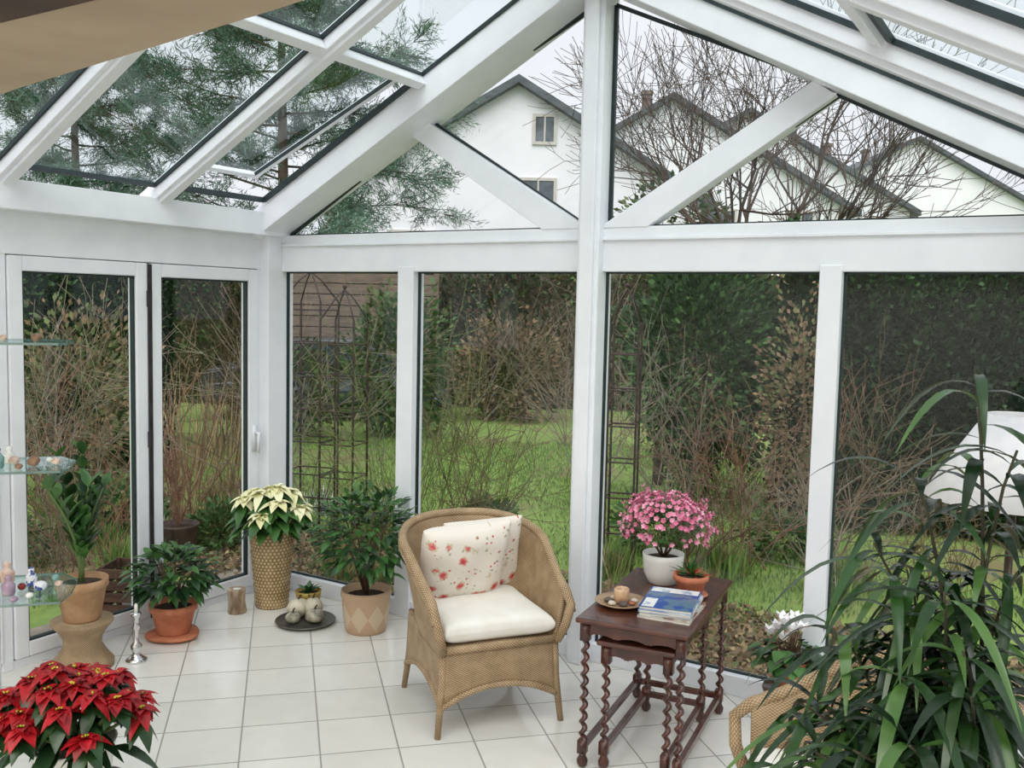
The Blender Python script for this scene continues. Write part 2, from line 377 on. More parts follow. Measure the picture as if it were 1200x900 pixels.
# ------------------------------------------------------------------ wicker armchair
def chair(loc,rot,label):
    T=thing('wicker_armchair',label,'chair',loc,rot,'wicker armchairs')
    N=64
    def plan(t):
        if t<.26: k=t/.26;return (.275,.27-.30*k)
        if t>.74: k=(1-t)/.26;return (-.275,.27-.30*k)
        a=(t-.26)/.48*pi;ca=math.cos(a)
        return (.275*ca,-.03-.27*math.sin(a))
    def top(t):
        k=1-abs(t-.5)*2;k=max(0,min(1,(k-.06)/.86));return .62+.22*math.sin(k*pi/2)**1.5
    def flare(z): return 1+.70*max(0,(z-.36))**1.05
    def pos(t,z):
        x,y=plan(t);f_=flare(z);yy=y
        x*=f_; yy=y*(1+.42*max(0,(z-.36)) if y<0 else 1)
        w=max(0,min(1,(.12-y)/.3))
        return (x,yy-max(0,z-.4)*.12*w,z)
    mb=MB();ML=14
    V=[];F=[];U=[];acc=0;us=[0]
    for i in range(1,N+1):
        a=plan((i-1)/N);b=plan(i/N);acc+=math.hypot(a[0]-b[0],a[1]-b[1]);us.append(acc)
    for i in range(N+1):
        t=i/N
        for j in range(ML+1):
            zt=top(t);z=.36+(zt-.36)*j/ML;V.append(pos(t,z))
    for i in range(N):
        for j in range(ML):
            a=i*(ML+1)+j;F.append((a,a+ML+1,a+ML+2,a+1))
            z0=V[a][2];z1=V[a+1][2];z2=V[a+ML+1][2];z3=V[a+ML+2][2];U.append([(us[i],z0),(us[i+1],z2),(us[i+1],z3),(us[i],z1)])
    mb.add(V,F,0,U)
    o=mb.make('backrest_shell',WK,T);sm=o.modifiers.new('s','SOLIDIFY');sm.thickness=.022;sm.offset=0
    mb=MB()
    segs=[((-.265,.275),(.265,.275)),((.27,.27),(.27,-.27)),((-.27,-.27),(-.27,.27)),((.265,-.285),(-.265,-.285))]
    for (p,q) in segs:
        V=[];F=[];U=[];n=20;L=math.hypot(p[0]-q[0],p[1]-q[1])
        for i in range(n+1):
            t=i/n;x=p[0]+(q[0]-p[0])*t;y=p[1]+(q[1]-p[1])*t
            e=abs(2*t-1);bot=.205-.075*e**2.2
            for j in range(7):
                z=bot+(.385-bot)*j/6;s=1+.14*(.385-z);V.append((x*s,y*s,z))
        for i in range(n):
            for j in range(6):
                a=i*7+j;F.append((a,a+7,a+8,a+1));U.append([(L*i/n,V[a][2]),(L*(i+1)/n,V[a+7][2]),(L*(i+1)/n,V[a+8][2]),(L*i/n,V[a+1][2])])
        mb.add(V,F,0,U)
        mb.tube([(V[i*7][0],V[i*7][1],V[i*7][2]) for i in range(n+1)],.010,6)
    o=mb.make('woven_skirt',WK,T);sm=o.modifiers.new('s','SOLIDIFY');sm.thickness=.012;sm.offset=0
    mb=MB();mb.box(-.27,.27,-.28,.275,.365,.395);mb.tube([(-.28,.28,.385),(.28,.28,.385)],.018,8);mb.make('seat',WK,T)
    pts=[(.275,.285,.38),(.300,.318,.46),(.322,.322,.55)]
    for i in range(N+1):
        t=i/N;x,y,z=pos(t,top(t));
        if i<3: z-=.012*(3-i)*.6
        if i>N-3: z-=.012*(3-(N-i))*.6
        pts.append((x,y,z))
    pts+=[(-.322,.322,.55),(-.300,.318,.46),(-.275,.285,.38)]
    mb=MB();mb.tube(pts,.021,10);mb.tube([(p[0]*1.035,p[1]*1.03,p[2]-.028) for p in pts[2:-2]],.010,6);mb.make('armrest_rim',WK,T)
    for (x,y) in ((.265,.265),(-.265,.265),(.255,-.265),(-.255,-.265)):
        mb=MB();s=1.12;mb.tube([(x*s,y*s,0),(x*1.04,y*1.04,.2),(x,y,.40)],[.014,.018,.021],10);mb.make('leg',WK,T)
    return T
CREAM=M('cream_cushion_fabric',(232,228,218),(238,235,228),12,.85,.1)
crot=math.atan2(-.36,.48)-pi/2
C1=chair((-2.37,3.655,0),crot,'honey-coloured wicker armchair with white seat cushion on the tiles')
C2=dup(C1,(-.50,2.82,0),math.radians(112));C2['label']='honey-coloured wicker armchair half hidden behind the long-leaved plant'
def superpad(name,w,d,h,mat,loc,rot,label,cat,grp=None,exp=.35,n=26):
    mb=MB();V=[];F=[]
    def P(x,y): return (x*w/2*(1-.05*(1-y*y)*(abs(x))),y*d/2*(1-.05*(1-x*x)*abs(y)))
    for sgn in (1,-1):
        o=len(V)
        for i in range(n+1):
            for j in range(n+1):
                x=math.sin((i/n-.5)*pi);y=math.sin((j/n-.5)*pi)
                if exp>.32: e=max(0,(1-x**4)*(1-y**4));w_=1+.05*math.sin(x*7+y*3)+.04*math.sin(y*9-x*4)
                else: e=max(0,(1-x**6)*(1-y**6));w_=1
                V.append(P(x,y)+(sgn*h*.5*e**exp*w_,))
        for i in range(n):
            for j in range(n):
                a=o+i*(n+1)+j;q=(a,a+n+1,a+n+2,a+1);F.append(q if sgn>0 else q[::-1])
    mb.add(V,F)
    o=mb.make(name,mat);o.location=loc;o.rotation_euler=rot;tag(o,label,cat,grp);return o
def cl(x,y,z,ox=-2.37,oy=3.655,r=crot):
    c,s=math.cos(r),math.sin(r);return (ox+c*x-s*y,oy+s*x+c*y,z)
superpad('seat_cushion',.53,.55,.115,CREAM,cl(0,.012,.452),(0,0,crot),'thick cream seat cushion lying in the wicker armchair','cushion','cream seat cushions',exp=.27)
superpad('seat_cushion',.52,.52,.11,CREAM,cl(0,.01,.450,-.50,2.82,math.radians(112)),(0,0,math.radians(112)),'cream seat cushion in the half hidden wicker armchair','cushion','cream seat cushions',exp=.27)
def tilt(ang,extra=0,roll=0):
    return (Matrix.Rotation(crot+extra,4,'Z')@Matrix.Rotation(ang,4,'X')@Matrix.Rotation(roll,4,'Z')).to_euler()
superpad('throw_pillow',.40,.40,.11,FLORAL,cl(-.075,-.205,.670),tilt(math.radians(72),-.05,-.06),'cream throw pillow with red flowers behind another pillow','cushion','floral pillows on the armchair',exp=.42)
superpad('throw_pillow',.45,.43,.17,FLORAL,cl(.06,-.10,.670),tilt(math.radians(67),.10,-.05),'cream throw pillow printed with red flowers on the armchair','cushion','floral pillows on the armchair',exp=.42)
# ------------------------------------------------------------------ twist tables
OAK=M('dark_oak',(58,28,22),(92,48,34),9,.28,.1,stretch=(1,6,1),coat=.3)
def twist(mb,x,y,z0,z1,r=.0125,off=.007,pitch=.05,n=8):
    steps=int((z1-z0)/.005);V=[];F=[]
    for i in range(steps+1):
        z=z0+(z1-z0)*i/steps;ph=2*pi*(z-z0)/pitch
        for k in range(n):
            a=2*pi*k/n;V.append((x+off*math.cos(ph)+r*math.cos(a),y+off*math.sin(ph)+r*math.sin(a),z))
    for i in range(steps):
        for k in range(n):
            k2=(k+1)%n;F.append((i*n+k,i*n+k2,(i+1)*n+k2,(i+1)*n+k))
    mb.add(V,F)
def table(name,loc,rot,w,d,h,label,grp):
    T=thing(name,label,'table',loc,rot,grp)
    o=MB().box(-w/2,w/2,-d/2,d/2,h-.022,h).make('table_top',OAK,T,False);bev(o,.008,3)
    hx,hy=w/2-.035,d/2-.04
    mb=MB()
    for sx in (-1,1): mb.box(sx*hx-.009,sx*hx+.009,-hy,hy,h-.075,h-.022)
    for sy in (-1,1):
        n=24
        for i in range(n):
            x0=-hx+2*hx*i/n;x1=-hx+2*hx*(i+1)/n;t=(i+.5)/n
            dz=.012*abs(math.sin(t*pi*3));mb.box(x0,x1,sy*hy-.009,sy*hy+.009,h-.078+dz,h-.022)
    mb.make('apron',OAK,T,False)
    mb=MB()
    for z in (.085,):
        for sx in (-1,1): mb.box(sx*hx-.011,sx*hx+.011,-hy,hy,z-.012,z+.012)
        mb.box(-hx,hx,hy-.011,hy+.011,z-.012,z+.012)
    mb.make('stretcher',OAK,T,False)
    for sx in (-1,1):
        for sy in (-1,1):
            mb=MB();x,y=sx*hx,sy*hy
            mb.box(x-.019,x+.019,y-.019,y+.019,h-.10,h-.022)
            mb.box(x-.018,x+.018,y-.018,y+.018,.06,.115)
            twist(mb,x,y,.115,h-.10);mb.lathe([(.012,0),(.022,.012),(.024,.03),(.014,.05),(.018,.06)],12,(x,y,0))
            mb.make('leg',OAK,T)
    return T
trot=math.radians(7);TZ=.64
T1=table('nesting_table',(-1.52,3.79,0),trot,.47,.86,TZ,'dark oak nesting table with barley-twist legs holding magazines','nesting tables')
T2=table('nesting_table',(-1.50,3.74,0),trot,.33,.70,.55,'smaller dark oak nesting table tucked beneath the larger','nesting tables')
def tl(x,y,z=TZ):
    c,s=math.cos(trot),math.sin(trot);return (-1.52+c*x-s*y,3.79+s*x+c*y,z)
PAPER=M('paper_edges',(225,222,214),(205,202,195),60,.6,stretch=(1,1,40))
covers=[M('cover_teal',(70,110,130),(200,205,205),9,.25,lo=.45,hi=.5),M('cover_cream',(220,214,200),(150,110,90),7,.3,lo=.5,hi=.55),M('cover_landscape',(44,84,160),(92,124,150),16,.2,lo=.46,hi=.54),M('cover_sky',(120,160,205),(232,236,240),8,.2,lo=.45,hi=.55)]
for i,(dx,dy,r,ci) in enumerate(((.10,-.16,.25,1),(.085,-.15,.38,0),(.095,-.155,.30,3),(.09,-.15,.34,2))):
    T=thing('magazine','glossy magazine in a stack on the dark nesting table','magazine',tl(dx,dy,TZ+i*.0125),trot+r-.25,'magazines on the table')
    MB().box(-.105,.105,-.145,.145,.001,.0105).make('pages',PAPER,T,False)
    mb=MB();mb.box(-.107,.107,-.147,.147,.0105,.0122);mb.box(-.107,.107,-.147,.147,0,.001);mb.box(-.109,-.106,-.147,.147,0,.0122);mb.make('cover',covers[ci],T,False)
    if i==3:
        mb=MB();mb.box(-.100,.100,.080,.142,.0122,.0128);mb.box(-.100,-.05,-.14,-.02,.0122,.0127);mb.make('cover_panel',M('cover_white',(238,238,236),(160,180,205),30,.3,lo=.5,hi=.63),T,False)
PLT=M('brown_glazed_plate',(150,120,92),(178,150,120),15,.3)
o=MB().lathe([(.02,.0),(.06,.0),(.085,.008),(.112,.020),(.110,.023),(.083,.012),(.055,.005),(.001,.005)],32,tl(-.12,-.18)).make('plate',PLT);tag(o,'brown ceramic plate with shells and stones on the table','plate')
P0=tl(-.12,-.18)
stone=[M('pebble_dark',(70,60,55),(100,88,80),30,.5),M('pebble_pale',(205,196,182),(180,168,150),30,.5),M('pebble_rust',(165,105,75),(120,70,50),30,.5)]
for i,(dx,dy,r,ci) in enumerate(((-.05,-.02,.020,0),(-.02,-.05,.018,1),(.03,-.04,.022,0),(.05,.0,.017,2),(-.045,.03,.016,1),(.045,.035,.018,1))):
    ph=random.random()*6
    o=MB().ell((P0[0]+dx,P0[1]+dy,TZ+.007+r*.55),(r,r*.8,r*.55),14,8,f=lambda a,p:1+.12*math.sin(3*a+ph)).make('pebble',stone[ci]);tag(o,'small %s pebble lying on the brown plate'%('dark grey','pale cream','rust brown')[ci],'stone','pebbles on the plate')
JAR=M('amber_candle_glass',(205,170,135),(180,140,105),20,.15,coat=.5)
T=thing('candle_jar','squat amber glass jar holding a candle on the plate','candle',(P0[0],P0[1]+.005,TZ+.006))
MB().lathe([(.026,0),(.033,.01),(.034,.06),(.029,.066),(.026,.06),(.026,.02),(.001,.02)],20).make('jar',JAR,T)
MB().lathe([(.023,.021),(.023,.052),(.001,.053)],16).make('candle',CREAM,T)
# ------------------------------------------------------------------ plants & pots
TC=M('terracotta',(180,104,74),(200,128,94),12,.75,.15)
SOIL=M('potting_soil',(40,28,20),(64,46,32),60,.95,.6)
LG=M('leaf_green',(50,90,42),(74,118,54),9,.4)
LD=M('leaf_dark_green',(26,54,30),(46,78,40),9,.35)
STM=M('green_stem',(86,110,60),(100,120,70),9,.6)
BRK=M('brown_stem',(92,70,50),(70,52,38),20,.8)
def pot(T,prof,mat,name='pot',soilr=None,soilz=None,n=32,c=(0,0,0)):
    MB().lathe(prof,n,c,cap=True).make(name,mat,T)
    if soilr: MB().lathe([(soilr,soilz),(soilr*.5,soilz+.008),(.001,soilz+.01)],20,c,cap=False).make('soil',SOIL,T)
def star(mb,c,r,n,layers,tilt0,W,mi):
    for l in range(layers):
        for k in range(n):
            a=2*pi*(k+.5*l)/n+random.uniform(-.3,.3);e=tilt0+l*.35+random.uniform(-.3,.3);d=Vector((math.cos(a)*math.cos(e),math.sin(a)*math.cos(e),math.sin(e)))
            mb.leaf(c,d,r*(1-.22*l)*random.uniform(.65,1.15),W*(1-.2*l)*random.uniform(.8,1.1),random.uniform(.3,.7),5,.3,mi,wp=.8)
YC=M('yellow_centre',(200,190,60),(150,160,50),30,.6)
def poinsettia(loc,ptop,rad,height,heads,bmats,seed,label,potf,name='potted_poinsettia',br=.11,W=.05,gleaf=60,gr=1.15):
    random.seed(seed);T=thing(name,label,'plant',loc);potf(T)
    mg=MB();mbk=MB();ms=MB()
    for i in range(heads):
        k=(i+.5)/heads;rr_=rad*.80*math.sqrt(k);a=i*2.39996
        c=Vector((rr_*math.cos(a),rr_*math.sin(a),ptop+height*(1-.55*k)+random.uniform(-.03,.03)))
        ms.tube([(0,0,ptop-.02),(c.x*.6,c.y*.6,ptop+(c.z-ptop)*.5),tuple(c)],[.006,.005,.004],6)
        star(mbk,c,br,7,3,-.10,W,0)
        for q in range(4): mbk.ell((c.x+random.uniform(-.008,.008),c.y+random.uniform(-.008,.008),c.z+.008),(.0035,.0035,.0035),6,4,1)
        star(mg,c-Vector((0,0,.035)),br*gr,6,1,-.35,W*1.1,0)
    for i in range(gleaf):
        a=random.random()*2*pi;z=ptop+random.uniform(.0,height*.6);q=rad*.5*random.random()
        mg.leaf((q*math.cos(a),q*math.sin(a),z),(math.cos(a),math.sin(a),random.uniform(-.3,.3)),rad*.6,W*1.2,.4)
    ms.make('stems',STM,T);mg.make('leaves',LG if seed!=3 else LD,T);mbk.make('bracts',[bmats,YC],T)
    return T
RED=M('red_bract',(122,6,16),(182,18,30),22,.5);CRM=M('cream_bract',(228,224,166),(240,238,200),14,.5)
def pf_red(T):
    pot(T,[(.085,0),(.095,.01),(.115,.15),(.120,.16),(.112,.16),(.108,.14),(.001,.14)],M('white_ceramic',(225,225,220),(235,235,230),6,.2))
STL=thing('plant_stool','round wooden stool under the red poinsettia','stool',(-2.44,1.60,0))
MB().lathe([(.001,.41),(.17,.41),(.18,.42),(.18,.44),(.17,.45),(.001,.45)],32).make('seat',OAK,STL)
for k in range(3):
    a=k*2.094+.4;MB().tube([(.15*math.cos(a),.15*math.sin(a),0),(.10*math.cos(a),.10*math.sin(a),.41)],.015,8).make('leg',OAK,STL)
poinsettia((-2.44,1.60,.45),.15,.255,.225,30,RED,3,'red poinsettia with many bracts standing on a stool',pf_red,br=.066,W=.040,gleaf=40,gr=1.0)
def pf_tall(T):
    pr=[(.100+.042*(i/28)+.003*math.sin(i*pi*.9),.545*i/28) for i in range(29)]
    MB().lathe(pr+[(.132,.545),(.122,.50),(.001,.50)],48,wob=lambda a,z:.018*math.sin(20*a+z*60)).make('woven_basket',WKB,T)
    MB().lathe([(.001,.505),(.115,.505),(.001,.51)],20,cap=False).make('soil',SOIL,T)
poinsettia((-4.24,4.14,0),.50,.27,.25,12,CRM,5,'cream poinsettia in a tall woven basket planter by the corner',pf_tall,br=.11,W=.066,gleaf=90)
def leafball(loc,potf,name,label,z0,z1,rad,n,L,W,mats,seed,stems=8,base=.0):
    random.seed(seed);T=thing(name,label,'plant',loc);potf(T);ms=MB();ml=MB()
    zc=(z0+z1)/2;hz=(z1-z0)/2
    for s in range(stems):
        a=2*pi*s/stems;e=random.uniform(.3,1.3);tip=(rad*.8*math.cos(a)*math.cos(e),rad*.8*math.sin(a)*math.cos(e),zc+hz*.8*math.sin(e))
        ms.tube([(0,0,base),(tip[0]*.4,tip[1]*.4,base+(tip[2]-base)*.5),tip],[.009,.006,.003],6)
    for i in range(n):
        u=R.normal(size=3);u/=np.linalg.norm(u);q=random.uniform(.55,1.0)
        if u[2]<-.6: continue
        p=(u[0]*rad*q,u[1]*rad*q,zc+u[2]*hz*q)
        d=(u[0]+random.uniform(-.5,.5),u[1]+random.uniform(-.5,.5),u[2]*.7+random.uniform(-.3,.5))
        ml.leaf(p,d,L*random.uniform(.7,1.2),W*random.uniform(.8,1.2),.35,4,.25,random.randrange(len(mats)))
    ms.make('stems',BRK,T);ml.make('leaves',mats,T);return T
def zig(name,c1,c2):
    m=bpy.data.materials.new(name);m.use_nodes=True;nt=m.node_tree;b=nt.nodes['Principled BSDF'];b.inputs['Roughness'].default_value=.7
    tc=nt.nodes.new('ShaderNodeTexCoord');sp=nt.nodes.new('ShaderNodeSeparateXYZ');nt.links.new(tc.outputs['Object'],sp.inputs[0])
    an=math_node(nt,'ARCTAN2',sp.outputs[1],sp.outputs[0]);k=math_node(nt,'MULTIPLY',an,8/pi/2*1.0)
    tri=math_node(nt,'PINGPONG',math_node(nt,'ADD',k,10),.5)
    z=math_node(nt,'ABSOLUTE',math_node(nt,'DIVIDE',math_node(nt,'SUBTRACT',sp.outputs[2],.10),.16))
    msk=math_node(nt,'LESS_THAN',z,tri)
    mx=nt.nodes.new('ShaderNodeMix');mx.data_type='RGBA';nt.links.new(msk,mx.inputs[0]);mx.inputs[6].default_value=lin(c1);mx.inputs[7].default_value=lin(c2);nt.links.new(mx.outputs[2],b.inputs['Base Color']);return m
ZIG=zig('diamond_pattern_pot',(190,160,130),(202,182,154))
leafball((-3.47,4.13,0),lambda T:pot(T,[(.110,0),(.118,.01),(.130,.08),(.140,.20),(.148,.215),(.144,.245),(.132,.245),(.124,.20),(.001,.20)],ZIG,soilr=.120,soilz=.205),
  'potted_shrub','bushy green shrub in a beige patterned pot by the glass',.26,.84,.30,760,.085,.036,[LG,LD,LG],12,10,.2)
def pf_terra(T):
    pot(T,[(.085,.03),(.09,.04),(.118,.16),(.130,.165),(.132,.20),(.12,.20),(.112,.165),(.001,.165)],TC,soilr=.11,soilz=.17)
    MB().lathe([(.10,.0),(.14,.015),(.145,.03),(.12,.032),(.001,.03)],30,wob=lambda a,z:.06*math.cos(3*a)).make('saucer',TC,T)
leafball((-4.27,3.42,0),pf_terra,'potted_shrub','low leafy plant in a terracotta pot with footed saucer',.21,.50,.225,360,.085,.045,[LG,LD],21,8,.17)
o=MB().lathe([(.15,0),(.152,.03),(.12,.07),(.092,.12),(.095,.16),(.12,.20),(.15,.235),(.15,.25),(.001,.25)],32).make('plant_stand',WK);o.location=(-4.30,2.88,0);tag(o,'flared woven wicker plant stand by the glass door','plant stand')
def strappy(loc,label,potf,z0,seed,stalks,h,L,W,mats,lean=.25,per=8):
    random.seed(seed);T=thing('potted_plant',label,'plant',loc);potf(T);ms=MB();ml=MB()
    for s in range(stalks):
        a=2*pi*s/stalks+random.uniform(-.3,.3);le=lean*random.uniform(.2,1);hh=h*random.uniform(.6,1)
        pts=[]
        for i in range(7):
            t=i/6;pts.append((le*math.cos(a)*t*t*hh,le*math.sin(a)*t*t*hh,z0+hh*t))
        ms.tube(pts,[.013,.012,.011,.010,.008,.006,.004],7)
        for i in range(per):
            t=.25+.75*i/(per-1)
            x=le*math.cos(a)*t*t*hh;y=le*math.sin(a)*t*t*hh;z=z0+hh*t
            for sg in (-1,1):
                b=a+sg*(1.2+random.uniform(-.4,.4))+i*.3;ml.leaf((x,y,z),(math.cos(b)*.6,math.sin(b)*.6,1.0-.2*random.random()),L*random.uniform(.8,1.1)*(1.1-.3*t),W,.12,5,.35,random.randrange(len(mats)),wp=.85)
    ms.make('stems',STM,T);ml.make('leaves',mats,T);return T
strappy((-4.30,2.88,.25),'tall upright green plant in a terracotta pot on a stand',lambda T:pot(T,[(.085,0),(.09,.01),(.118,.17),(.128,.175),(.128,.215),(.118,.215),(.112,.18),(.001,.18)],M('pale_terracotta',(166,128,92),(188,152,116),12,.75,.2),soilr=.11,soilz=.185),.18,4,7,.68,.15,.052,[LD,LG,LG],.6)
WC=M('white_ceramic',(225,225,220),(235,235,230),6,.2)
def azalea(loc):
    random.seed(9);T=thing('potted_azalea','pink flowering azalea in a white ceramic pot on the table','plant',loc)
    pot(T,[(.060,0),(.067,.004),(.088,.05),(.094,.11),(.096,.14),(.090,.14),(.086,.11),(.001,.11)],WC,soilr=.084,soilz=.115)
    ml=MB();mf=MB();ms=MB()
    for i in range(8):
        a=i*.785;ms.tube([(0,0,.11),(.06*math.cos(a),.06*math.sin(a),.2),(.14*math.cos(a),.14*math.sin(a),.27)],[.005,.004,.002],5)
    for i in range(460):
        u=R.normal(size=3);u/=np.linalg.norm(u);u[2]=abs(u[2])*1.0-.35;q=random.uniform(.6,1.05)
        ml.leaf((u[0]*.185*q,u[1]*.185*q,.27+u[2]*.14*q),(u[0],u[1],u[2]+.2),.035,.014,.2,3,.2,0)
    for i in range(380):
        u=R.normal(size=3);u/=np.linalg.norm(u);u[2]=u[2] if u[2]>-.35 else -u[2]
        q=1+.08*math.sin(u[0]*9)+.06*math.sin(u[1]*11+u[2]*7)
        c=Vector((u[0]*.198*q,u[1]*.198*q,.27+u[2]*.14*q))+Vector(R.normal(size=3)*.012)
        n_=Vector(u);t1=n_.orthogonal().normalized();t2=n_.cross(t1)
        for k in range(5):
            a=k*2*pi/5+i;d=(t1*math.cos(a)+t2*math.sin(a))+n_*.9;mf.leaf(c,d,.017,.012,.05,3,.2,i%2,side=n_.cross(d))
    ms.make('stems',BRK,T);ml.make('leaves',LG,T);mf.make('flowers',[M('pink_petal',(222,136,166),(238,178,198),20,.5),M('deep_pink_petal',(202,100,136),(226,142,172),20,.5)],T)
azalea(tl(-.05,.23))
T=thing('potted_succulent','small flowering succulent in a terracotta pot on the table','plant',tl(.115,.085))
pot(T,[(.046,.012),(.050,.014),(.070,.074),(.078,.077),(.079,.10),(.072,.10),(.066,.08),(.001,.08)],TC,soilr=.064,soilz=.085)
MB().lathe([(.045,0),(.078,.012),(.076,.015),(.001,.008)],24).make('saucer',TC,T)
mb=MB();random.seed(4)
for i in range(60):
    a=random.random()*6.28;e=random.uniform(.1,1.4);mb.leaf((0,0,.085),(math.cos(a)*math.cos(e),math.sin(a)*math.cos(e),math.sin(e)),random.uniform(.04,.12),.016,.15,4,.3,0 if i%4 else 1)
mb.make('leaves',[LG,M('red_bloom',(196,52,44),(220,90,70),20,.5)],T)
T=thing('potted_succulent','small green plant in an ochre pot beside the gourds','plant',(-3.98,4.19,0))
pot(T,[(.055,0),(.06,.01),(.075,.10),(.08,.13),(.072,.13),(.066,.11),(.001,.11)],M('ochre_pot',(176,150,72),(150,120,56),14,.5),soilr=.066,soilz=.112)
mb=MB()
for i in range(22):
    a=random.random()*6.28;e=random.uniform(.2,1.3);mb.leaf((0,0,.11),(math.cos(a)*math.cos(e),math.sin(a)*math.cos(e),math.sin(e)),random.uniform(.06,.12),.035,.25,4,.3,0)
mb.make('leaves',LG,T)
T=thing('log_candle_holder','birch log tealight holder on the tiled floor','candle',(-4.31,3.92,0))
MB().lathe([(.052,0),(.056,.01),(.050,.07),(.054,.14),(.050,.15),(.03,.15),(.03,.135),(.001,.135)],16,wob=lambda a,z:.06*math.sin(3*a+z*20)).make('log',M('birch_bark',(196,176,150),(120,96,72),18,.8,.5,stretch=(1,1,.35)),T)
MB().lathe([(.024,.136),(.024,.150),(.001,.152)],14).make('tealight',WC,T)
o=MB().lathe([(.10,0),(.15,.006),(.178,.02),(.175,.024),(.145,.012),(.001,.010)],36).make('tray',M('pewter_tray',(92,88,84),(120,116,110),10,.35,metal=.6));o.location=(-3.84,4.02,0);tag(o,'round dark pewter tray holding gourds on the floor','tray')
GOU=M('pale_gourd',(222,214,192),(190,182,156),10,.5)
def gourd(dx,dy,r,h,mat,label,z=.012):
    T=thing('gourd',label,'gourd',(-3.84+dx,4.02+dy,z),random.random(),'gourds on the tray')
    MB().ell((0,0,h),(r,r,h),30,12,f=lambda a,p:1+.05*math.cos(10*a)-.08*(abs(math.sin(p))**6)).make('body',mat,T)
    MB().tube([(0,0,2*h*.93),(.004,.002,2*h+.012),(.012,.006,2*h+.022)],[.007,.005,.004],6).make('stem',BRK,T)
gourd(-.085,.03,.066,.056,GOU,'pale ribbed gourd on the pewter tray')
gourd(-.02,.085,.056,.058,GOU,'small pale gourd beside the ribbed one')
gourd(.065,.01,.056,.042,M('mottled_gourd',(120,120,104),(196,190,170),25,.5),'mottled grey-green gourd on the pewter tray')
gourd(-.03,-.075,.042,.034,M('mottled_gourd',(120,120,104),(196,190,170),25,.5),'small mottled gourd at the tray edge')
T=thing('candlestick','polished silver candlestick standing on the floor','candlestick',(-4.14,3.08,0))
SIL=M('polished_silver',(200,200,205),(225,225,228),4,.15,metal=1)
MB().lathe([(.052,0),(.055,.010),(.034,.024),(.016,.045),(.028,.065),(.030,.085),(.014,.105),(.013,.16),(.022,.18),(.014,.20),(.016,.23),(.028,.25),(.026,.26),(.001,.26)],24).make('stem',SIL,T)
MB().lathe([(.010,.255),(.009,.30),(.001,.31)],10).make('candle',CREAM,T)
def cyc(loc):
    random.seed(31);T=thing('potted_cyclamen','white cyclamen with dark leaves in a pot beside the glass','plant',loc)
    pot(T,[(.05,0),(.055,.01),(.075,.12),(.08,.13),(.072,.13),(.068,.11),(.001,.11)],TC,soilr=.068,soilz=.112)
    ml=MB();mf=MB();ms=MB()
    for i in range(90):
        a=random.random()*6.28;q=random.uniform(.04,.14);z=.15+random.uniform(-.04,.05);p=(q*math.cos(a),q*math.sin(a),z)
        ms.tube([(0,0,.11),(p[0]*.7,p[1]*.7,z-.01),p],.0018,4);ml.leaf(p,(math.cos(a),math.sin(a),-.1),.07,.065,.4,4,.15,i%2,wp=.6)
    for i in range(14):
        a=random.random()*6.28;q=random.uniform(.02,.12);z=.245+random.uniform(-.02,.08);c=(q*math.cos(a),q*math.sin(a),z)
        ms.tube([(0,0,.11),(c[0]*.6,c[1]*.6,.2),c],.002,4)
        for k in range(5):
            b=k*1.257+i;mf.leaf(c,(math.cos(b)*.8,math.sin(b)*.8,1),.05,.036,-.1,4,.2,0)
    ms.make('stems',BRK,T);ml.make('leaves',[LD,LG],T);mf.make('flowers',M('white_petal',(240,240,240),(248,244,246),10,.5),T)
cyc((-1.05,4.24,.19))
T=thing('plant_stool','low dark wooden stool holding the cyclamen pot','stool',(-1.05,4.24,0))
MB().lathe([(.001,.165),(.12,.165),(.125,.18),(.12,.19),(.001,.19)],28).make('seat',OAK,T)
for k in range(3):
    a=k*2.094;MB().tube([(.11*math.cos(a),.11*math.sin(a),0),(.08*math.cos(a),.08*math.sin(a),.165)],.012,8).make('leg',OAK,T)
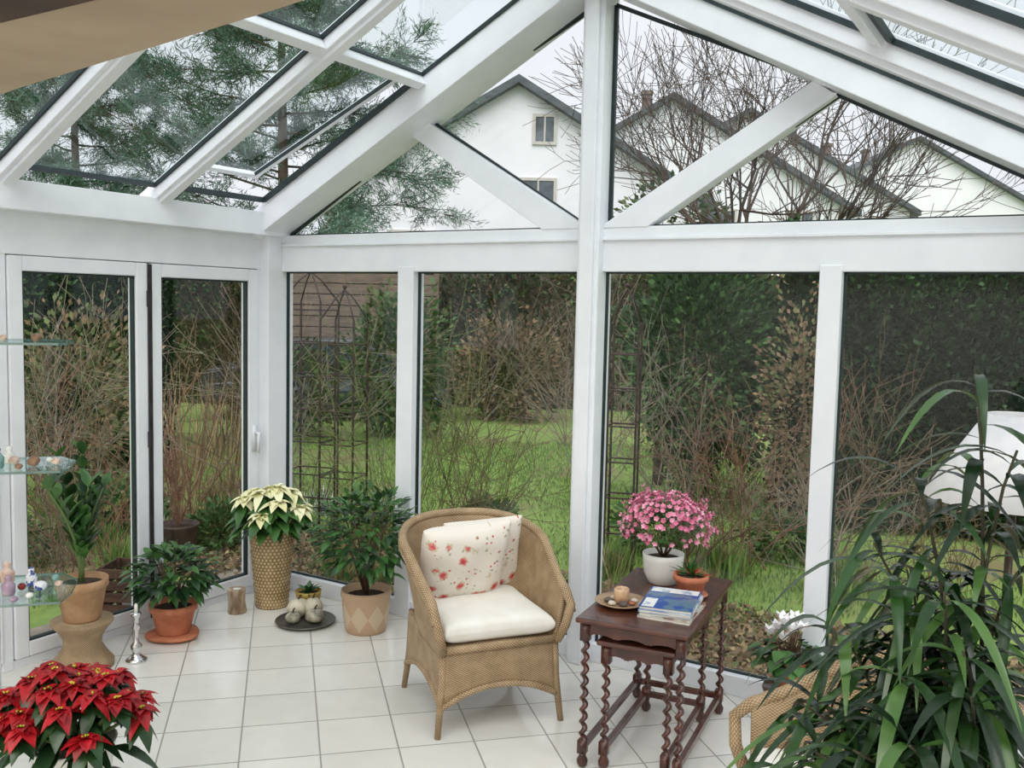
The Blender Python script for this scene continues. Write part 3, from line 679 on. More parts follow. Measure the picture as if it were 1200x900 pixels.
def ficus():
    random.seed(77);T=thing('potted_ficus','tall dark green ficus with long narrow drooping leaves','plant',(-.14,1.98,0))
    pot(T,[(.14,0),(.15,.01),(.19,.30),(.20,.32),(.20,.35),(.185,.35),(.175,.30),(.001,.30)],TC,soilr=.17,soilz=.31)
    tips=[(-.03,-.04,1.80),(.05,-.08,1.66),(-.13,-.05,1.60),(-.18,-.10,1.46),(-.04,-.22,1.42),(-.14,.05,1.38),(-.24,-.16,1.30),(-.22,-.02,1.24),(-.10,-.28,1.28),(-.30,-.10,1.12),(.02,-.32,1.28),(-.22,-.32,1.12),(.06,.0,1.42),(-.15,-.36,1.16),(-.06,-.38,1.20),(-.30,-.26,1.04),(.0,-.2,1.18),(-.16,-.2,1.14),(.04,-.1,1.28),(-.24,-.12,1.12),(-.1,-.14,1.32),(-.05,-.33,1.10),(-.27,-.22,1.16),(.0,-.28,1.34),(-.12,-.2,1.02)]
    ms=MB();ml=MB()
    for ti,tp in enumerate(tips):
        pts=[];base=Vector((random.uniform(-.05,.05),random.uniform(-.05,.05),.30))
        for i in range(9):
            t=i/8;x=base.x+(tp[0]-base.x)*t**1.8;y=base.y+(tp[1]-base.y)*t**1.8;z=.30+(tp[2]-.30)*(1-(1-t)**1.4);pts.append(Vector((x,y,z)))
        ms.tube(pts,[.0065*(1-.08*i) for i in range(9)],6)
        nl_=34 if ti>1 else 24
        for i in range(nl_):
            t=.42+.58*i/nl_;k=t*8;j=min(7,int(k));p=pts[j].lerp(pts[j+1],k-j)
            a=i*2.4+ti;dx,dy=math.cos(a),math.sin(a);L=random.uniform(.17,.27)
            if -.14+p.x+dx*L*.9>.08: dx=-abs(dx)
            e=random.uniform(.1,.85)
            ml.leaf(p,(dx*math.cos(e),dy*math.cos(e),math.sin(e)),L,random.uniform(.017,.025),random.uniform(.6,1.3),8,.35,random.choice((0,0,1,1,2)),wp=.9)
    ms.make('stems',M('ficus_stem',(70,70,48),(56,52,38),12,.7),T);ml.make('leaves',[M('ficus_leaf',(30,56,26),(48,82,38),7,.26),M('ficus_leaf_dark',(18,36,20),(30,54,28),7,.26),M('ficus_leaf_light',(62,98,46),(88,124,62),7,.26)],T)
ficus()
T=thing('floor_lamp','floor lamp with white fabric shade behind the ficus','lamp',(-.14,2.90,0))
BRASS=M('dark_bronze',(60,52,44),(80,70,58),10,.35,metal=.8)
MB().lathe([(.12,0),(.125,.012),(.05,.025),(.015,.035),(.001,.04)],32).make('base',BRASS,T)
MB().tube([(0,0,.03),(0,0,1.50)],.011,12).make('pole',BRASS,T)
o=MB().lathe([(.228,1.40),(.08,1.635)],40,cap=False).make('lamp_shade',M('white_shade_fabric',(226,226,230),(234,234,236),30,.8),T);sm=o.modifiers.new('s','SOLIDIFY');sm.thickness=.004
# ------------------------------------------------------------------ glass etagere
e1=Vector((-.656,-.755,0)).normalized();e2=Vector((-.75,.656,0)).normalized();TP=Vector((-2.80,1.83,0))
T=thing('glass_shelf_unit','glass shelf unit with chrome posts holding small ornaments','shelf',tuple(TP))
CH=M('chrome',(210,212,216),(225,226,230),4,.12,metal=1)
for z in (.48,.905,1.325,1.74):
    k_=.05 if z<1 else 0
    P=[e1*0+e2*.05,e1*.02-e2*k_,e1*.62-e2*k_,e1*.62+e2*.30,e1*.06+e2*.30,e2*.20]
    mb=MB();n=len(P);mb.add([(p.x,p.y,z) for p in P]+[(p.x,p.y,z+.008) for p in P],[tuple(range(n))[::-1],tuple(range(n,2*n))]);mb.add([(p.x,p.y,z) for p in P]+[(p.x,p.y,z+.008) for p in P],[(i,(i+1)%n,(i+1)%n+n,i+n) for i in range(n)],1)
    mb.make('glass_shelf',[SGL,M('green_glass_edge',(84,108,104),(120,150,144),8,.1,coat=.5)],T,False)
for (a,b) in ((.27,.03),(.27,.27),(.58,.03),(.58,.27)):
    p=e1*a+e2*b;mb=MB().tube([(p.x,p.y,0),(p.x,p.y,1.80)],.010,12);mb.ell((p.x,p.y,1.81),(.015,.015,.015),12,8);mb.make('post',CH,T)
def sp(a,b,z): p=TP+e1*a+e2*b;return (p.x,p.y,z)
PINK=M('pink_shell',(196,156,138),(226,206,192),45,.4);TEAL=M('teal_glass',(96,140,138),(140,176,170),10,.1,coat=.6);BRN=M('brown_stone',(116,84,66),(160,124,98),45,.5);BLU=M('blue_white_china',(222,224,228),(60,80,150),55,.15,lo=.52,hi=.56)
VI=M('violet_glass',(140,112,136),(176,156,172),14,.15);DRD=M('dark_red_glass',(110,24,30),(150,50,50),14,.2)
def orn(name,label,cat,prof,p,mat,grp=None,wob=None):
    o=MB().lathe(prof,20,wob=wob).make(name,mat);o.location=p;tag(o,label,cat,grp);return o
def ball(r,sq=1): r*=.75;return [(.001,0)]+[(r*math.sin(pi*i/10),r*sq*(1-math.cos(pi*i/10))) for i in range(1,10)]+[(.001,2*r*sq)]
for (a,b,z,r,sq,mt,nm,lb,ct) in (
  (.10,.10,1.748,.020,.9,BRN,'figurine','small brown stone figurine on the glass shelf','ornament'),
  (.20,.12,1.748,.016,.9,PINK,'shell','tiny pink shell on the glass shelf','shell'),
  (.05,.12,1.333,.020,.8,PINK,'shell','pink spiral shell on the glass shelf','shell'),
  (.115,.10,1.333,.026,.9,BRN,'shell','large brown spotted shell on the glass shelf','shell'),
  (.18,.14,1.333,.022,.9,PINK,'shell','pale pink shell on the glass shelf','shell'),
  (.15,.05,1.333,.016,.8,BRN,'shell','small brown shell on the glass shelf','shell'),
  (.08,.18,1.333,.014,.8,WC,'shell','tiny white shell on the glass shelf','shell'),
  (.10,.09,.913,.028,.8,BLU,'china_ball','blue and white china ball on the glass shelf','ornament'),
  (.05,.13,.913,.016,.8,PINK,'shell','small pink shell beside the china ball','shell'),
  (.16,.11,.913,.018,.9,DRD,'glass_ball','small dark red glass ball on the shelf','ornament'),
  (.07,.20,.913,.017,.9,TEAL,'glass_ball','small teal glass ball on the shelf','ornament'),
  (.12,.01,.913,.016,.8,WC,'china_ball','small white china ball on the glass shelf','ornament'),
  (.16,-.02,.913,.018,.7,VI,'glass_dish','shallow violet glass dish on the shelf','ornament'),
  (.20,.20,.488,.04,.9,WC,'china_pot','round white china pot on the glass shelf','ornament'),
  (.14,.12,.488,.028,.9,BLU,'china_ball','patterned china ball on the lowest glass shelf','ornament')):
    orn(nm,lb,ct,ball(r,sq),sp(a,b,z),mt,'ornaments on the glass shelves',wob=(lambda a_,z_:.12*math.cos(3*a_+z_*90)) if mt in(PINK,BRN) else None)
for (a,b,z,s,mt,lb) in ((.22,.08,1.333,.8,TEAL,'slender teal glass bottle on the shelf'),(.20,.17,1.333,.65,WC,'small white china bottle on the shelf'),(.19,.06,.913,.75,VI,'violet glass jar with lid on the shelf'),(.14,.16,.913,.7,BLU,'blue patterned china jar on the shelf'),(.25,.12,.913,.85,DRD,'dark red glass jar on the shelf'),(.22,.20,.913,.85,PINK,'tall pink lidded jar on the shelf')):
    orn('glass_jar',lb,'jar',[(.022*s,0),(.026*s,.01*s),(.028*s,.045*s),(.018*s,.058*s),(.012*s,.066*s),(.016*s,.078*s),(.010*s,.088*s),(.001,.092*s)],sp(a,b,z),mt,'ornaments on the glass shelves')
# ------------------------------------------------------------------ OUTSIDE
GZ=-.15
def ground_mat():
    m=bpy.data.materials.new('lawn_grass');m.use_nodes=True;nt=m.node_tree;b=nt.nodes['Principled BSDF'];b.inputs['Roughness'].default_value=.95
    g=nt.nodes.new('ShaderNodeNewGeometry')
    n=nt.nodes.new('ShaderNodeTexNoise');n.inputs['Scale'].default_value=.8;n.inputs['Detail'].default_value=7;nt.links.new(g.outputs['Position'],n.inputs['Vector'])
    n2=nt.nodes.new('ShaderNodeTexNoise');n2.inputs['Scale'].default_value=9;n2.inputs['Detail'].default_value=4;nt.links.new(g.outputs['Position'],n2.inputs['Vector'])
    m1=nt.nodes.new('ShaderNodeMix');m1.data_type='RGBA';nt.links.new(n2.outputs[0],m1.inputs[0]);m1.inputs[6].default_value=lin((98,126,56));m1.inputs[7].default_value=lin((148,172,92))
    mr=nt.nodes.new('ShaderNodeMapRange');mr.inputs[1].default_value=.55;mr.inputs[2].default_value=.66;nt.links.new(n.outputs[0],mr.inputs[0])
    m2=nt.nodes.new('ShaderNodeMix');m2.data_type='RGBA';nt.links.new(mr.outputs[0],m2.inputs[0]);nt.links.new(m1.outputs[2],m2.inputs[6]);m2.inputs[7].default_value=lin((128,122,82))
    nt.links.new(m2.outputs[2],b.inputs['Base Color']);return m
LAWN=ground_mat()
o=MB().box(-70,70,-30,90,-.5,GZ).make('ground',LAWN,smooth=False);struct(o)
BED=M('leaf_litter_soil',(96,78,60),(156,136,106),14,.95,.8,detail=8)
mb=MB();mb.box(-5.9,1.5,4.6,5.9,GZ,GZ+.03);o=mb.make('flower_bed',BED,smooth=False);tag(o,'bare winter flower bed of soil and leaf litter','flower bed',kind='stuff')
mb=MB();mb.box(-7.4,-6.1,2.6,4.55,GZ,GZ+.025);o=mb.make('flower_bed',BED,smooth=False);tag(o,'bare brown flower bed beside the lawn','flower bed',kind='stuff')
PAV=M('concrete_paving',(160,150,138),(130,122,110),9,.9,.3)
mb=MB();mb.box(-5.3,-4.66,1.0,4.9,GZ,GZ+.05);o=mb.make('paving',PAV,smooth=False);tag(o,'narrow strip of concrete paving outside the glass doors','paving',kind='stuff')
TW=[M('twig_brown',(130,110,86),(98,82,64),3,.9),M('twig_grey',(150,140,122),(116,106,94),3,.9),M('twig_green',(130,134,84),(100,106,64),3,.9),M('twig_red',(146,106,86),(114,82,68),3,.9),M('tree_bark_dark',(100,86,76),(76,64,56),3,.9)]
def branch(p,d,L,r,depth,out,spread=.5,up=.15,nsub=3,seg=4,dec=.7,rmin=.0025):
    p=np.array(p,float);d=np.array(d,float);d/=np.linalg.norm(d);st=L/seg
    for i in range(seg):
        d2=d+R.normal(size=3)*.14;d2[2]+=up*.3;d2/=np.linalg.norm(d2);q=p+d2*st;r0=max(rmin,r*(1-.6*i/seg));r1=max(rmin,r*(1-.6*(i+1)/seg))
        out.append((p.copy(),q.copy(),r0,r1));p=q;d=d2
        if depth>0 and i>=(0 if depth<3 else 1):
            for k in range(nsub if i==seg-1 else max(1,nsub-1)):
                e=d+R.normal(size=3)*spread;e[2]+=up;branch(p,e,L*R.uniform(.5,.75),r1*dec,depth-1,out,spread,up,nsub,max(2,seg-1),dec,rmin)
def bare_shrub(loc,h,mat,stems=9,label='leafless garden shrub with thin tangled twigs',depth=2,spread=.45,r=.012,lean=.7):
    out=[]
    for s in range(stems):
        a=R.uniform(0,2*pi);l=R.uniform(.15,lean);branch((R.normal()*.08,R.normal()*.08,0),(math.cos(a)*l,math.sin(a)*l,1),h*R.uniform(.4,.65),r,depth,out,spread+.1,.12,2,4,.8,.0025)
    o=segmesh('bare_shrub',out,[mat]);o.location=loc;tag(o,label,'shrub','bare garden shrubs');return o
GLf=[M('hedge_dark',(38,66,36),(58,94,48),.8,.7),M('hedge_mid',(62,96,52),(90,128,68),.8,.7),M('hedge_black',(26,46,26),(40,66,36),.8,.8)]
BLf=[M('dead_leaf',(150,126,96),(118,98,74),.8,.9),M('olive_leaf',(114,126,80),(90,102,64),.8,.9),M('dusk_leaf',(102,98,76),(82,80,60),.8,.9)]
def bush(name,c,rad,n,size,mats,label,cat='shrub',shell=.55):
    u=R.normal(size=(n,3));u/=np.linalg.norm(u,axis=1,keepdims=True);q=R.uniform(shell,1,n)[:,None]
    q=q*(1+.18*np.sin(u[:,0:1]*7+u[:,2:3]*5)+.1*np.sin(u[:,1:2]*13))
    P=u*q*np.array(rad)[None,:]
    o=cards(name,P,size,mats,aspect=.6,dirs=u);o.location=c;tag(o,label,cat);return o
def hedge(a0,b0,a1,b1,h,th,n,size,mats,label,core,z0=GZ):
    T=thing('hedge',label,'hedge',G((a0+a1)/2,(b0+b1)/2,z0))
    p0=np.array(G(a0,b0));p1=np.array(G(a1,b1));t=p1-p0;L=np.linalg.norm(t);t/=L;nn=np.array([-t[1],t[0],0])
    s=R.uniform(-.5,.5,n)*L;z=R.uniform(0,1,n)**.9*h*(1+.05*np.sin(s*2.1)+.04*np.sin(s*5.3));w=np.where(R.random(n)<.75,-.5,R.uniform(-.5,.5,n))*th*(1+.25*np.sin(s*3+z*2))+R.normal(size=n)*.05
    sg=-1 if np.dot(nn,np.array(G(0,1)))>0 else 1
    P=t[None,:]*s[:,None]+nn[None,:]*(w*-sg)[:,None];P[:,2]=z
    dirs=np.tile(nn*sg,(n,1))*.6+np.array([0,0,.2]);cards('foliage',P,size,mats,T,.55,dirs)
    mb=MB();mb.beam(tuple(-t*L/2+np.array([0,0,h*.96])),tuple(t*L/2+np.array([0,0,h*.96])),th*.7,h*.96,(0,0,1));mb.make('opaque_core',core,T,False)  # solid box added inside the leaf cards to make the hedge opaque
    return T
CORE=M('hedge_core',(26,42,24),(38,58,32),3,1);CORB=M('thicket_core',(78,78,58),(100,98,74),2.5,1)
hedge(2.75,9.6,6.8,7.9,2.72,1.1,26000,.085,[GLf[0],GLf[0],GLf[2]],'tall clipped dark yew hedge along the lawn',CORE)
hedge(-10.5,12.0,-5.8,15.5,2.5,.9,13000,.11,[GLf[0],GLf[1],BLf[0],BLf[2]],'tall mixed hedge of dark and brown foliage',CORB)
hedge(-8.2,19.0,8.0,19.6,2.9,1.,30000,.14,[BLf[0],BLf[1],GLf[1],BLf[2]],'brown-green winter hedge at the end of the lawn',CORB)
hedge(-5.9,11.0,-4.3,11.8,2.5,.8,9000,.09,GLf,'dark evergreen hedge outside the corner door',CORE)
bush('evergreen_bush',G(1.95,9.8,1.35),(.78,.7,1.2),12000,.085,[GLf[0],GLf[1],GLf[0]],'large dark evergreen bush beside the lawn')
bush('evergreen_bush',G(-1.75,14.5,.9),(.8,.8,1.2),5000,.10,[GLf[1],BLf[1]],'olive-green bush at the lawn edge')
bush('evergreen_bush',G(-3.4,14.2,.5),(.8,.6,.75),3600,.09,[GLf[1],BLf[1],BLf[2]],'loose olive bush in front of the parked car')
bush('brown_bush',G(2.62,8.6,.95),(.34,.34,1.25),1800,.06,[BLf[0],BLf[1],TW[0]],'slim brown twiggy bush by the dark hedge',shell=.3)
bush('brown_bush',G(-.1,17.0,.7),(1.0,.8,1.0),4500,.10,[BLf[0],BLf[2]],'tangled brown bush behind the lawn')
bush('brown_bush',G(-4.5,9.6,.75),(.9,.7,1.1),3600,.08,[BLf[0],BLf[2],BLf[1]],'tangled russet winter shrub outside the glass door',shell=.3)
for (a,b,z,rx,rz) in ((-3.2,7.7,.1,.35,.32),(-3.75,6.9,.0,.28,.22),(-2.35,7.6,.0,.26,.24),(1.25,7.9,.05,.34,.28),(2.3,7.7,.0,.3,.24),(-.2,8.3,-.02,.25,.18)):
    bush('evergreen_bush',G(a,b,z),(rx,rx,rz),1200,.06,[GLf[1],GLf[1],BLf[1]],'low green mounded shrub in the flower bed')
zones=[(-.75,7.0,1.75,2,13,.009),(-.25,7.4,1.5,0,9,.009),(1.35,6.9,1.3,0,8,.008),(1.9,7.4,1.6,3,9,.009),(2.35,6.6,1.2,1,8,.008),(.75,9.0,2.2,1,6,.010),
 (-1.7,7.9,2.2,1,6,.010),(-2.1,9.0,2.4,1,6,.010),(-2.9,8.2,2.2,0,6,.010),(-3.2,7.0,1.5,3,8,.008),(-3.7,7.8,2.0,1,6,.010),(-4.3,8.6,2.2,1,6,.010),(-3.1,6.3,.9,0,7,.007),
 (.9,14.0,2.6,1,7,.013),(-3.9,13.,2.6,0,9,.014),(-.7,14.0,2.5,1,7,.012),(1.4,16.5,2.8,0,7,.014),(2.6,7.6,1.7,0,9,.009),(1.5,8.5,1.8,1,6,.010),(3.0,6.4,.9,0,8,.007)]
for (a,b,h,mi,st,r) in zones: bare_shrub(G(a,b,GZ),h,TW[mi],st,r=r)
def clump(loc,h,n,mats,label,name='grass_clump',sp=.5,asp=.045):
    a=R.uniform(0,2*pi,n);l=R.uniform(.05,sp,n);d=np.stack([np.cos(a)*l,np.sin(a)*l,np.ones(n)],1);q=min(h,.4);P=np.stack([R.normal(size=n)*.22*q,R.normal(size=n)*.22*q,np.zeros(n)],1)
    o=cards(name,P,h,mats,aspect=asp,dirs=d,jit=.12);o.location=loc;tag(o,label,'grass','garden grass clumps');return o
GR=[M('grass_blade',(108,138,64),(134,160,84),3,.7),M('grass_blade_dark',(86,116,58),(108,142,74),3,.7)];STR=[M('straw_blade',(190,168,126),(160,138,104),3,.9),M('straw_dark',(146,124,94),(120,100,80),3,.9)]
for i in range(60):
    if i%2: a=R.uniform(-2.8,3.0);b=R.uniform(5.6,7.6)+max(0,-a)*.35+max(0,a)*-.2
    else: a=R.uniform(-4.6,-2.0);b=R.uniform(6.2,9)
    w=G(a,b)
    if w[1]<4.85 and w[0]>-5.4: continue
    t=R.integers(0,3);clump((w[0],w[1],GZ),R.uniform(.14,.34),170,GR if t==0 else (STR if t==1 else GR+STR),'clump of %s grass in the garden bed'%('green','dry straw','mixed green and dry')[t])
for (a,b) in ((-2.75,9.0),(-3.0,8.6)): clump(G(a,b,GZ),1.3,60,STR,'tall dry pampas stalks in the garden',sp=.22,asp=.012)
WHF=M('snowdrop_white',(235,238,232),(245,245,242),9,.6)
for (a,b) in ((-1.55,8.6),(-1.85,9.0),(-2.9,7.6),(-3.3,8.8),(-1.15,8.9),(-3.9,7.0),(-4.0,6.4)):
    clump(G(a,b,GZ),.22,170,[GR[0],GR[1],WHF],'low clump of snowdrops flowering in the lawn','snowdrop_clump',asp=.08)
n=60000;aa=R.uniform(-5,4,n);bb=R.uniform(6.0,14,n);P=np.stack([aa*math.cos(YAW)-bb*math.sin(YAW),aa*math.sin(YAW)+bb*math.cos(YAW),np.full(n,GZ)],1)
keep=((P[:,1]>4.7)|(P[:,0]<-4.8))&((np.sin(P[:,0]*1.7)+np.sin(P[:,1]*2.1+P[:,0])+R.normal(size=n)*.5)>-1.2);P=P[keep];d=np.tile(np.array([[0,0,1.]]),(len(P),1))
o=cards('lawn_blades',P,.05,GR,aspect=.22,dirs=d);tag(o,'short green lawn grass outside the glass','grass',kind='stuff')
n=16000;x=R.uniform(-5.9,1.5,n);y=R.uniform(4.62,6.2,n);P=np.stack([x,y,np.full(n,GZ+.03)+R.uniform(0,.02,n)],1)
o=cards('fallen_leaves',P,.045,[BLf[0],BLf[2],STR[0],STR[1],BLf[1]],aspect=.7);tag(o,'brown fallen leaves scattered over the flower bed','leaves',kind='stuff')
IR=M('rusty_iron',(58,48,46),(76,60,54),20,.6,metal=.4)
def obelisk(loc,w,h,label):
    T=thing('garden_trellis',label,'trellis',loc,.3,'metal garden trellises');mb=MB()
    for sx in (-1,1):
        for sy in (-1,1): mb.tube([(sx*w/2,sy*w/2,0),(sx*w/2,sy*w/2,h)],.010,5)
    z=.3
    while z<h:
        mb.tube([(-w/2,-w/2,z),(w/2,-w/2,z),(w/2,w/2,z),(-w/2,w/2,z)],.007,5,closed=True);z+=.28
    mb.make('frame',IR,T,False)
    mb=MB();mb.tube([(-w/2,-w/2,h),(-w*.2,-w*.2,h+.18),(0,0,h+.26),(w*.2,w*.2,h+.18),(w/2,w/2,h)],.007,5);mb.tube([(w/2,-w/2,h),(w*.2,-w*.2,h+.18),(0,0,h+.26),(-w*.2,w*.2,h+.18),(-w/2,w/2,h)],.007,5);mb.ell((0,0,h+.28),(.02,.02,.02),8,6);mb.make('domed_top',IR,T)
obelisk(G(-1.75,8.1,GZ),.36,2.05,'slender rusty iron obelisk trellis in the flower bed');obelisk(G(-1.42,7.9,GZ),.30,1.9,'narrow iron obelisk trellis beside another');obelisk(G(.88,7.3,GZ),.22,1.95,'narrow dark iron trellis beside the window')
WD=M('weathered_brown_wood',(96,70,54),(70,50,40),3,.85,.3,stretch=(1,1,8))
T=thing('slatted_crate','dark brown slatted wooden crate outside the glass door','crate',(-5.10,3.74,GZ+.05),.5)
for i in range(4):
    z=.03+i*.075
    for (x0,x1,y0,y1) in ((-.14,.14,-.14,-.125),(-.14,.14,.125,.14),(-.14,-.125,-.125,.125),(.125,.14,-.125,.125)): MB().box(x0,x1,y0,y1,z,z+.055).make('slat',WD,T,False)
for (x,y) in ((-.115,-.115),(.115,-.115),(-.115,.115),(.115,.115)): MB().box(x-.012,x+.012,y-.012,y+.012,0,.32).make('corner_post',WD,T,False)
# wooden fence and parked car beyond the lawn
WF2=M('faded_fence_wood',(126,110,94),(100,88,76),3,.85,.3,stretch=(1,1,8))
T=thing('wooden_fence','faded brown board fence behind the parked car','fence',G(-3.1,18.1,GZ),YAW)
for i in range(12): MB().box(-1.6,1.6,-.012,.012,.12+i*.21,.31+i*.21).make('board',WF2,T,False)
for x in (-1.6,-.55,.55,1.6): MB().box(x-.05,x+.05,.012,.10,0,2.65).make('post',WF2,T,False)
def car(loc,rot):
    T=thing('parked_car','dark blue-grey parked car beyond the garden shrubs','car',loc,rot)
    prof=[(-2.05,.35),(-2.1,.62),(-1.95,.88),(-1.2,.96),(-.65,1.38),(.55,1.42),(1.25,1.02),(1.95,.86),(2.1,.6),(2.05,.32),(1.65,.30),(1.55,.52),(1.25,.62),(.98,.52),(.88,.30),(-.88,.30),(-.98,.52),(-1.28,.62),(-1.58,.52),(-1.68,.32)]
    CP=M('car_paint_dark_grey',(66,74,84),(76,84,94),2,.35,metal=.3,coat=.4);n=len(prof);mb=MB()
    V=[(x,-.82+(.12 if z>1 else 0),z) for x,z in prof]+[(x,.82-(.12 if z>1 else 0),z) for x,z in prof]
    mb.add(V,[tuple(range(n)),tuple(range(2*n-1,n-1,-1))]+[(i,i+n,(i+1)%n+n,(i+1)%n) for i in range(n)]);o=mb.make('body',CP,T,False);bev(o,.03,2)
    CG=M('car_window_glass',(40,48,56),(60,70,80),2,.1)
    for s in (-1,1):
        mb=MB();mb.box(-.98,-.08,min(s*.79,s*.835),max(s*.79,s*.835),.98,1.02);mb.add([(-.98,s*.835,1.0),(-.08,s*.835,1.0),(-.08,s*.74,1.33),(-.60,s*.74,1.33)],[(0,1,2,3)]);mb.add([(0,s*.835,1.0),(1.05,s*.835,1.0),(.52,s*.74,1.34),(0,s*.74,1.34)],[(0,1,2,3)]);mb.make('side_window',CG,T,False)
    RB=M('tyre_rubber',(28,28,30),(40,40,42),20,.8);HB=M('wheel_hub',(160,162,166),(180,182,186),10,.3,metal=.8)
    for x in (-1.28,1.26):
        for s in (-1,1):
            W=bpy.data.objects.new('wheel',None);COL.objects.link(W);W.parent=T;W.location=(x,s*.74,.30);W.rotation_euler=(pi/2,0,0)
            MB().lathe([(.18,-.09),(.29,-.09),(.30,-.05),(.30,.05),(.29,.09),(.18,.09)],24).make('tyre',RB,W);MB().lathe([(.001,-.085),(.18,-.08),(.18,.08),(.001,.085)],20).make('hub',HB,W)
car(G(-3.3,16.8,GZ),YAW+.1)
T=thing('outdoor_potted_shrub','dark plant pot with red leafless twigs on the grass','plant',(-5.95,4.82,GZ))
pot(T,[(.11,0),(.12,.01),(.15,.28),(.16,.30),(.145,.30),(.14,.26),(.001,.26)],M('dark_glazed_pot',(84,66,58),(60,48,44),10,.4),soilr=.135,soilz=.265)
out=[]
for s in range(9):
    a=R.uniform(0,6.28);branch((0,0,.26),(math.cos(a)*.35,math.sin(a)*.35,1),.32,.007,2,out,.4,.2,2,3,.8,.003)
segmesh('twigs',out,[TW[3]],T)
ND=[M('pine_needle',(78,110,90),(104,136,112),1.5,.9),M('pine_needle_dark',(60,88,72),(82,112,90),1.5,.9)]
def pine(loc,h,z0,rad,label,nb=70):
    T=thing('pine_tree',label,'tree',loc,0,'garden pine trees')
    MB().tube([(0,0,0),(.05,.02,h*.5),(0,0,h)],[.09,.06,.02],10).make('trunk',M('pine_bark',(98,84,70),(76,64,54),8,.9,.5),T)
    segs=[];tu=[];td=[]
    for i in range(nb):
        t=i/nb;z=z0+(h-z0)*t;a=i*2.4;L=rad*(1-.72*t)*R.uniform(.7,1.15);p=np.array([0,0,z]);d=np.array([math.cos(a),math.sin(a),.05])
        k=9
        for j in range(k):
            d=d+R.normal(size=3)*.08;d[2]+=(.02);d/=np.linalg.norm(d);q=p+d*L/k;segs.append((p.copy(),q.copy(),.014*(1-j/k)+.003,.014*(1-(j+1)/k)+.003));p=q
            if j>=1:
                for s in range(4):
                    e=d+R.normal(size=3)*.5;e/=np.linalg.norm(e);l=L*.17*R.uniform(.6,1.2);q2=p+e*l;segs.append((p.copy(),q2.copy(),.005,.003))
                    for m_ in range(4): tu.append(p+(q2-p)*(.4+.2*m_));td.append(e)
    segmesh('branches',segs,[M('pine_twig',(96,88,70),(78,72,58),3,.9)],T)
    tu=np.array(tu);td=np.array(td);nn=16;P=np.repeat(tu,nn,0)+R.normal(size=(len(tu)*nn,3))*.04;D=np.repeat(td,nn,0)*.7+R.normal(size=(len(tu)*nn,3))*.55
    cards('needles',P,.095,ND,T,.09,D)
pine(G(-2.65,10.6,GZ),6.4,2.75,2.35,'large blue-green pine towering above the glass roof',50)
pine(G(-5.6,12.0,GZ),5.8,3.0,1.7,'dark spreading pine beyond the glass roof',32)
out=[];branch((0,0,0),(.02,0,1),2.7,.08,0,out,.5,.2,2,5)
top=out[-1][1];cs,sn=math.cos(YAW),math.sin(YAW)
for k in range(7):
    a=k*.9+.3;lx=math.cos(a)*.8+.30;ly=math.sin(a)*.7;branch(top-np.array([0,0,.15*k]),(lx*cs-ly*sn,lx*sn+ly*cs,1.05),1.8,.038,3,out,.5,.12,3,4,.75,.0035)
o=segmesh('bare_tree',out,[TW[4]]);o.location=G(1.75,10.9,GZ);tag(o,'leafless tree with fine spreading branches behind the gable','tree')
bush('ivy_bush',G(2.05,12.6,2.95),(.75,.6,.75),1500,.09,[GLf[1],BLf[1]],'green ivy growing over the upper branches')
WALL=M('white_render',(238,238,242),(230,231,236),1,.85);ROOF=M('dark_slate_roof',(70,76,80),(88,94,98),2,.6,stretch=(1,1,6));WF=M('window_dark_glass',(56,64,70),(110,118,124),2,.15);CHM=M('chimney_brick',(130,116,110),(112,98,92),6,.9)
TRM=M('pale_window_frame',(190,186,180),(200,196,190),6,.7)
def house(a,b,zap,hw,slope,depth,label,wins=(),chim=None,rot=0):
    T=thing('house',label,'house',G(a,b,GZ),YAW+rot,'white terraced houses');za=zap-GZ;ze=za-hw*slope
    mb=MB();V=[(-hw+.3,0,0),(hw-.3,0,0),(hw-.3,0,ze+.05),(0,0,za-.15),(-hw+.3,0,ze+.05)];n=5
    mb.add(V+[(x,depth,z) for x,y,z in V],[tuple(range(n))[::1],tuple(range(2*n-1,n-1,-1))]+[(i,(i+1)%n,(i+1)%n+n,i+n) for i in range(n)]);mb.make('wall',WALL,T,False)
    mb=MB()
    for s in (-1,1):
        V=[(0,-.3,za),(s*hw,-.3,ze),(s*hw,depth+.1,ze),(0,depth+.1,za)];V2=[(x,y,z-.18) for x,y,z in V];mb.add(V+V2,[(0,1,2,3),(7,6,5,4),(0,4,5,1),(1,5,6,2),(2,6,7,3)])
    mb.make('roof',ROOF,T,False)
    for (wx,wz,ww,wh) in wins:
        W=bpy.data.objects.new('house_window',None);COL.objects.link(W);W.parent=T;W.location=(wx,0,wz-GZ)
        MB().box(-ww/2,ww/2,-.03,.02,-wh/2,wh/2).make('window_glass',WF,W,False)
        mb=MB();q=.07
        for (x0,x1,z0,z1) in ((-ww/2-q,-ww/2,-wh/2-q,wh/2+q),(ww/2,ww/2+q,-wh/2-q,wh/2+q),(-ww/2,ww/2,wh/2,wh/2+q),(-ww/2,ww/2,-wh/2-q,-wh/2),(-.02,.02,-wh/2,wh/2)): mb.box(x0,x1,-.05,.0,z0,z1)
        mb.make('window_frame',TRM,W,False)
    if chim:
        cx,cy,cz,cw=chim;zb=za-abs(cx)*slope-.3;o=MB().box(cx-cw/2,cx+cw/2,cy-cw/2,cy+cw/2,zb,cz-GZ);o.box(cx-cw/2-.04,cx+cw/2+.04,cy-cw/2-.04,cy+cw/2+.04,cz-GZ-.12,cz-GZ);o.make('chimney',CHM,T,False)
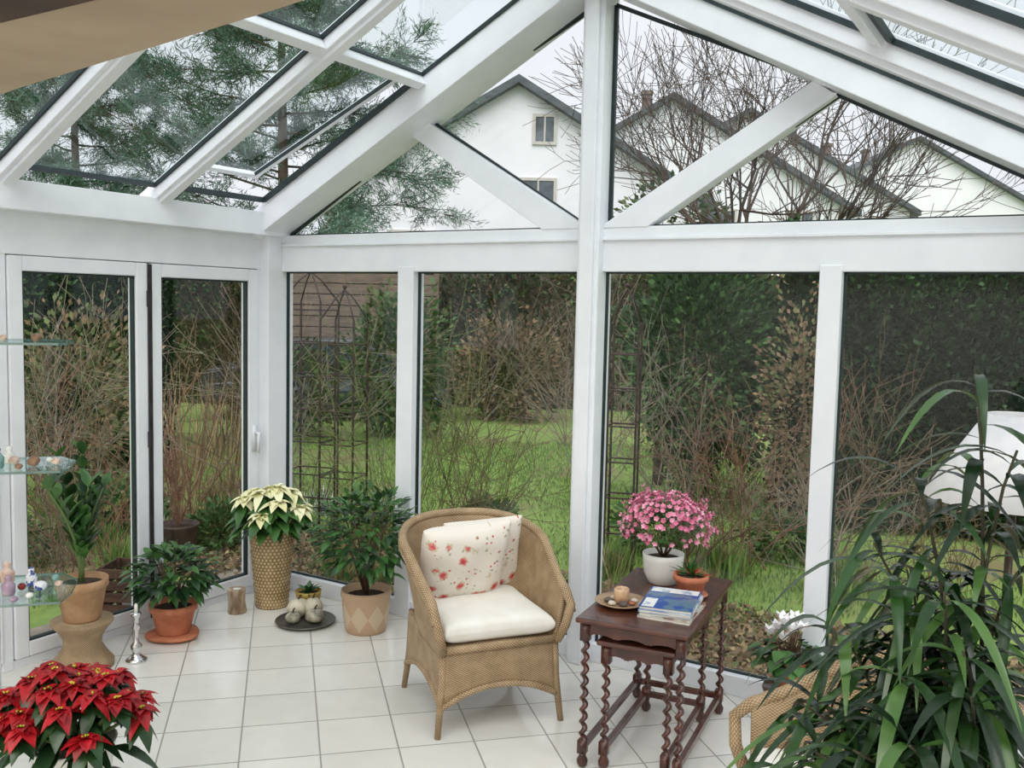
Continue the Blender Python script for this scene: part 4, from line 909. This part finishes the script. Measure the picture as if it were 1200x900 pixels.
house(0,22,7.15,4.6,.60,5.3,'white rendered gable house with small windows',[(.62,5.98,.42,.56),(.5,4.5,.72,.62),(-2.4,3.0,1.0,1.1),(2.2,3.0,1.0,1.1)])
house(4.5,28,8.2,5.6,.58,5.3,'white terraced house with long dark sloping roof',[(3.9,4.4,.7,.9),(1.5,4.4,.9,.9)],chim=(-.55,1.5,8.6,.26))
house(8.2,34,9.1,6.2,.56,5.3,'white terraced house stepped behind its neighbour',[(4.7,4.9,.7,.9)],chim=(3.3,1.5,8.2,.28))
house(17.6,42,9.75,6.5,.53,9,'white end house with broad blank gable wall',[],chim=(-1.9,1,9.3,.28))
house(-26,24,7.0,5,.6,9,'white house with tiled roof beyond the conifers',[(1,4.5,1,1)])
# ------------------------------------------------------------------ light
w=bpy.data.worlds.new('overcast_sky');S.world=w;w.use_nodes=True;nt=w.node_tree;bg=nt.nodes['Background']
tc=nt.nodes.new('ShaderNodeTexCoord');nz=nt.nodes.new('ShaderNodeTexNoise');nz.inputs['Scale'].default_value=2.2;nt.links.new(tc.outputs['Generated'],nz.inputs['Vector'])
mx=nt.nodes.new('ShaderNodeMix');mx.data_type='RGBA';nt.links.new(nz.outputs[0],mx.inputs[0]);mx.inputs[6].default_value=lin((220,225,233));mx.inputs[7].default_value=lin((236,238,242))
nt.links.new(mx.outputs[2],bg.inputs[0]);bg.inputs[1].default_value=1.16
sun=bpy.data.lights.new('soft_sun','SUN');sun.energy=2.7;sun.angle=math.radians(60);sun.color=(1,.98,.95);so=bpy.data.objects.new('soft_sun',sun);COL.objects.link(so);so.rotation_euler=Vector((-.35,.55,-.85)).to_track_quat('-Z','Y').to_euler()
al=bpy.data.lights.new('room_fill_light','AREA');al.shape='RECTANGLE';al.size=4.0;al.size_y=1.6;al.energy=105;al.color=(1,.97,.93);ao=bpy.data.objects.new('room_fill_light',al);COL.objects.link(ao);ao.location=(-1.6,-.4,2.33)  # unseen fill light, added under the ceiling to brighten the interior
S.view_settings.view_transform='Standard'
